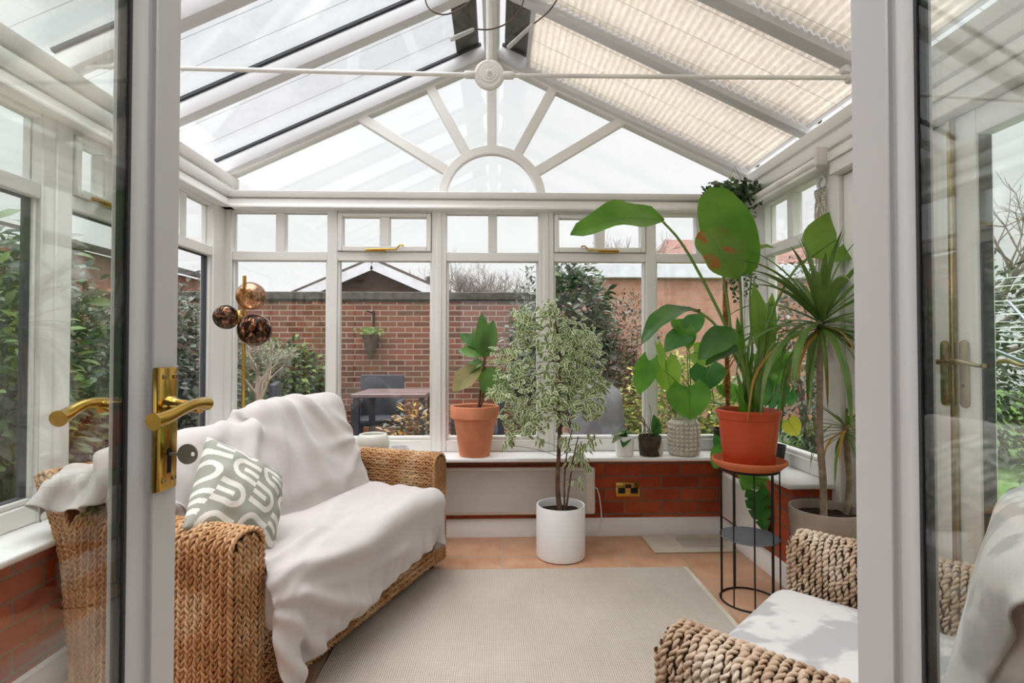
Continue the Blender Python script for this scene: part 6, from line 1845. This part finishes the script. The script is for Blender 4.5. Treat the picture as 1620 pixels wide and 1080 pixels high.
bush('bamboo', (-3.5, 3.6, 1.55), (0.7, 0.5, 0.55), 500, 0.13, ['bush_grey', 'bush_green'], 'loose leafy shoots rising above the left hedge', 'shrub', 49, None, shell=0.3)
# right garden
bush('laurel_shrub', (5.3, 5.9, 0.95), (1.1, 0.6, 1.3), 2200, 0.09, ['bush_dark', 'bush_green', 'bush_grey'], 'dark laurel shrub beyond the washing line', 'shrub', 60)
bush('variegated_shrub', (3.35, 2.75, 0.40), (0.42, 0.4, 0.55), 2000, 0.06, ['bush_light', 'bush_grey', 'bush_green'], 'pale-leaved shrub on the lawn outside the side doors', 'shrub', 61)
bush('conifer', (6.6, 4.6, 1.3), (0.6, 0.6, 1.8), 2400, 0.07, ['bush_dark', 'bush_green'], 'dark upright conifer beyond the lawn', 'tree', 62)
bush('conifer', (4.0, 6.6, 1.0), (0.7, 0.6, 1.4), 2000, 0.07, ['bush_dark', 'bush_grey'], 'dark conifer outside beyond the right window', 'tree', 63)
# rotary airer
ra = empty('rotary_airer', (4.0, 3.5, GZ), 'metal rotary washing line standing on the lawn', 'washing line')
ax_, ay_ = 4.05, 3.55
MB().tube([(ax_, ay_, GZ), (ax_, ay_, 1.75)], 0.024, 12).build('pole', M['aluminium'], ra, smooth=50)
arms = []
for k in range(4):
    a = PI / 4 + k * PI / 2 + 0.3
    e = V(ax_ + 1.35 * math.cos(a), ay_ + 1.35 * math.sin(a), 1.55); arms.append(e)
    MB().tube([(ax_, ay_, 0.85), tuple(e)], 0.014, 8).build('arm', M['aluminium'], ra, smooth=50)
c_ = V(ax_, ay_, 0.85)
ln = MB()
for t in (0.45, 0.58, 0.7, 0.82, 0.94, 1.0):
    for k in range(4): ln.tube([c_.lerp(arms[k], t), c_.lerp(arms[(k + 1) % 4], t)], 0.003, 4)
ln.build('line', M['line_white'], ra, smooth=0)
# olive tree in teal pot
oc = px(415, 655, 5.4)
ot = bare_tree('olive_tree', (oc.x, 5.4, GZ + 0.42), 1.35, 0.95, 22, M['pale_twig'], 'young olive tree with silvery leaves in a teal pot by the wall', 'tree', 4, 0.032, None, (9, 0.055, 'olive_leaf', 0.22))
MB().lathe([(0, GZ), (0.13, GZ), (0.19, GZ + 0.36), (0.21, GZ + 0.38), (0.21, GZ + 0.44), (0.18, GZ + 0.44), (0.17, GZ + 0.38), (0, GZ + 0.36)], (oc.x, 5.4, 0), 32).build('pot', M['teal_glaze'], ot, smooth=40)
# wall basket and bracket
wb = px(588, 545, 7.2)
wk = empty('wall_basket', (wb.x, 7.24, wb.z), 'cone-shaped wicker planter with a green plant hanging on the brick wall', 'hanging basket')
MB().lathe([(0.01, -0.19), (0.05, -0.12), (0.11, 0.10), (0.13, 0.13), (0.10, 0.12), (0, 0.10)], (wb.x, 7.16, wb.z), 20).build('basket', M['basket_twine'], wk, smooth=40)
g_ = random.Random(2); mb = MB()
for k in range(120):
    p = V(wb.x + g_.gauss(0, 0.08), 7.15 + g_.gauss(0, 0.05), wb.z + 0.14 + g_.uniform(-0.02, 0.06)); d = V(g_.uniform(-1, 1), g_.uniform(-1, 0.3), g_.uniform(-0.4, 1)).normalized()
    mb.leaf(p, p + d * 0.06, V(0, -1, 0.6), 0.025, 0.004, 'oval', 3, 2, 0.2)
mb.build('foliage', M['bush_light'], wk, smooth=180, normals=False)
b0 = px(590, 505, 7.25)
wbk = empty('wall_bracket', (b0.x, 7.29, b0.z), 'black iron bracket fixed high on the brick wall above the planter', 'bracket')
MB().tube(smooth_path([(b0.x, 7.285, b0.z + 0.12), (b0.x, 7.27, b0.z - 0.12), (b0.x - 0.01, 7.22, b0.z - 0.14)], 12), 0.014, 8).tube(smooth_path([(b0.x, 7.27, b0.z + 0.08), (b0.x - 0.04, 7.1, b0.z + 0.10), (b0.x - 0.03, 6.98, b0.z + 0.05)], 12), 0.010, 8).build('iron_arm', M['black_metal'], wbk, smooth=60)
# patio furniture
def rattan_chair(c, rz, label, group='dark rattan patio chairs'):
    r = empty('patio_chair', (0, 0, 0), label, 'chair', group)
    B = lambda nm, *b: MB().box(*b).build(nm, M['rattan_dark'], r, bevel=0.015, seg=2, smooth=50)
    B('seat', -0.25, 0.25, -0.25, 0.25, 0.36, 0.44); B('backrest', -0.27, 0.27, 0.22, 0.28, 0.40, 0.95)
    B('arm', -0.29, -0.23, -0.25, 0.24, 0.60, 0.65); B('arm', 0.23, 0.29, -0.25, 0.24, 0.60, 0.65)
    for x in (-0.26, 0.26):
        for y in (-0.22, 0.22): MB().box(x - 0.025, x + 0.025, y - 0.025, y + 0.025, 0, 0.61 if y < 0 else 0.4).build('leg', M['rattan_dark'], r, bevel=0.005)
    r.location = (c[0], c[1], GZ); r.rotation_euler = (0, 0, rz); return r
pc_ = px(600, 600, 6.6); rattan_chair((pc_.x, 6.6), 0.05, 'dark rattan chair against the brick wall behind the patio table')
pc_ = px(480, 650, 5.2); rattan_chair((pc_.x, 5.2), PI / 2 + 0.3, 'dark rattan chair beside the teal pot')
pc_ = px(715, 650, 5.5); rattan_chair((pc_.x + 0.25, 5.6), -PI / 2, 'dark rattan chair right of the patio table')
pc_ = px(650, 615, 5.9)
pt_ = empty('patio_table', (pc_.x, 5.9, GZ), 'patio table with a purplish brown top in front of the brick wall', 'table')
MB().box(pc_.x - 0.55, pc_.x + 0.22, 5.5, 6.3, 0.66 - 0.04, 0.66).build('tabletop', M['table_top'], pt_, bevel=0.006)
for x in (-0.5, 0.17):
    for y in (5.55, 6.25): MB().box(pc_.x + x - 0.03, pc_.x + x + 0.03, y - 0.03, y + 0.03, GZ, 0.62).build('leg', M['rattan_dark'], pt_)
# covered barbecue
bb_ = px(945, 610, 5.05); mb = MB(); rows = []
for i in range(9):
    z = GZ + 0.02 + (0.97) * i / 8; rr_ = 0.27 - 0.08 * (i / 8) ** 2 if i < 8 else 0.06
    rows.append([(bb_.x + rr_ * (1 + 0.07 * math.sin(7 * t + i * 0.4)) * math.cos(t), 5.05 + rr_ * 0.75 * (1 + 0.07 * math.sin(5 * t)) * math.sin(t), z) for t in [2 * PI * k / 36 for k in range(37)]])
o = mb.grid(rows).build('covered_barbecue', M['tarp'], None, smooth=180); tag(o, 'barbecue under a grey weather cover beside the purple shrub', 'barbecue')
# blue pots
for x, y, lb in ((832, 680, 'blue glazed pot outside at the foot of the middle back window'), (775, 690, 'blue glazed pot outside just behind the terracotta pot')):
    b0 = px(x, y, 4.5)
    o = MB().lathe([(0, GZ), (0.11, GZ), (0.17, GZ + 0.30), (0.18, GZ + 0.34), (0.155, GZ + 0.34), (0.14, GZ + 0.28), (0, GZ + 0.26)], (b0.x, 4.5 if x > 800 else 4.7, 0), 28).build('glazed_planter', M['blue_glaze'], None, smooth=40); tag(o, lb, 'plant pot', 'blue garden pots')
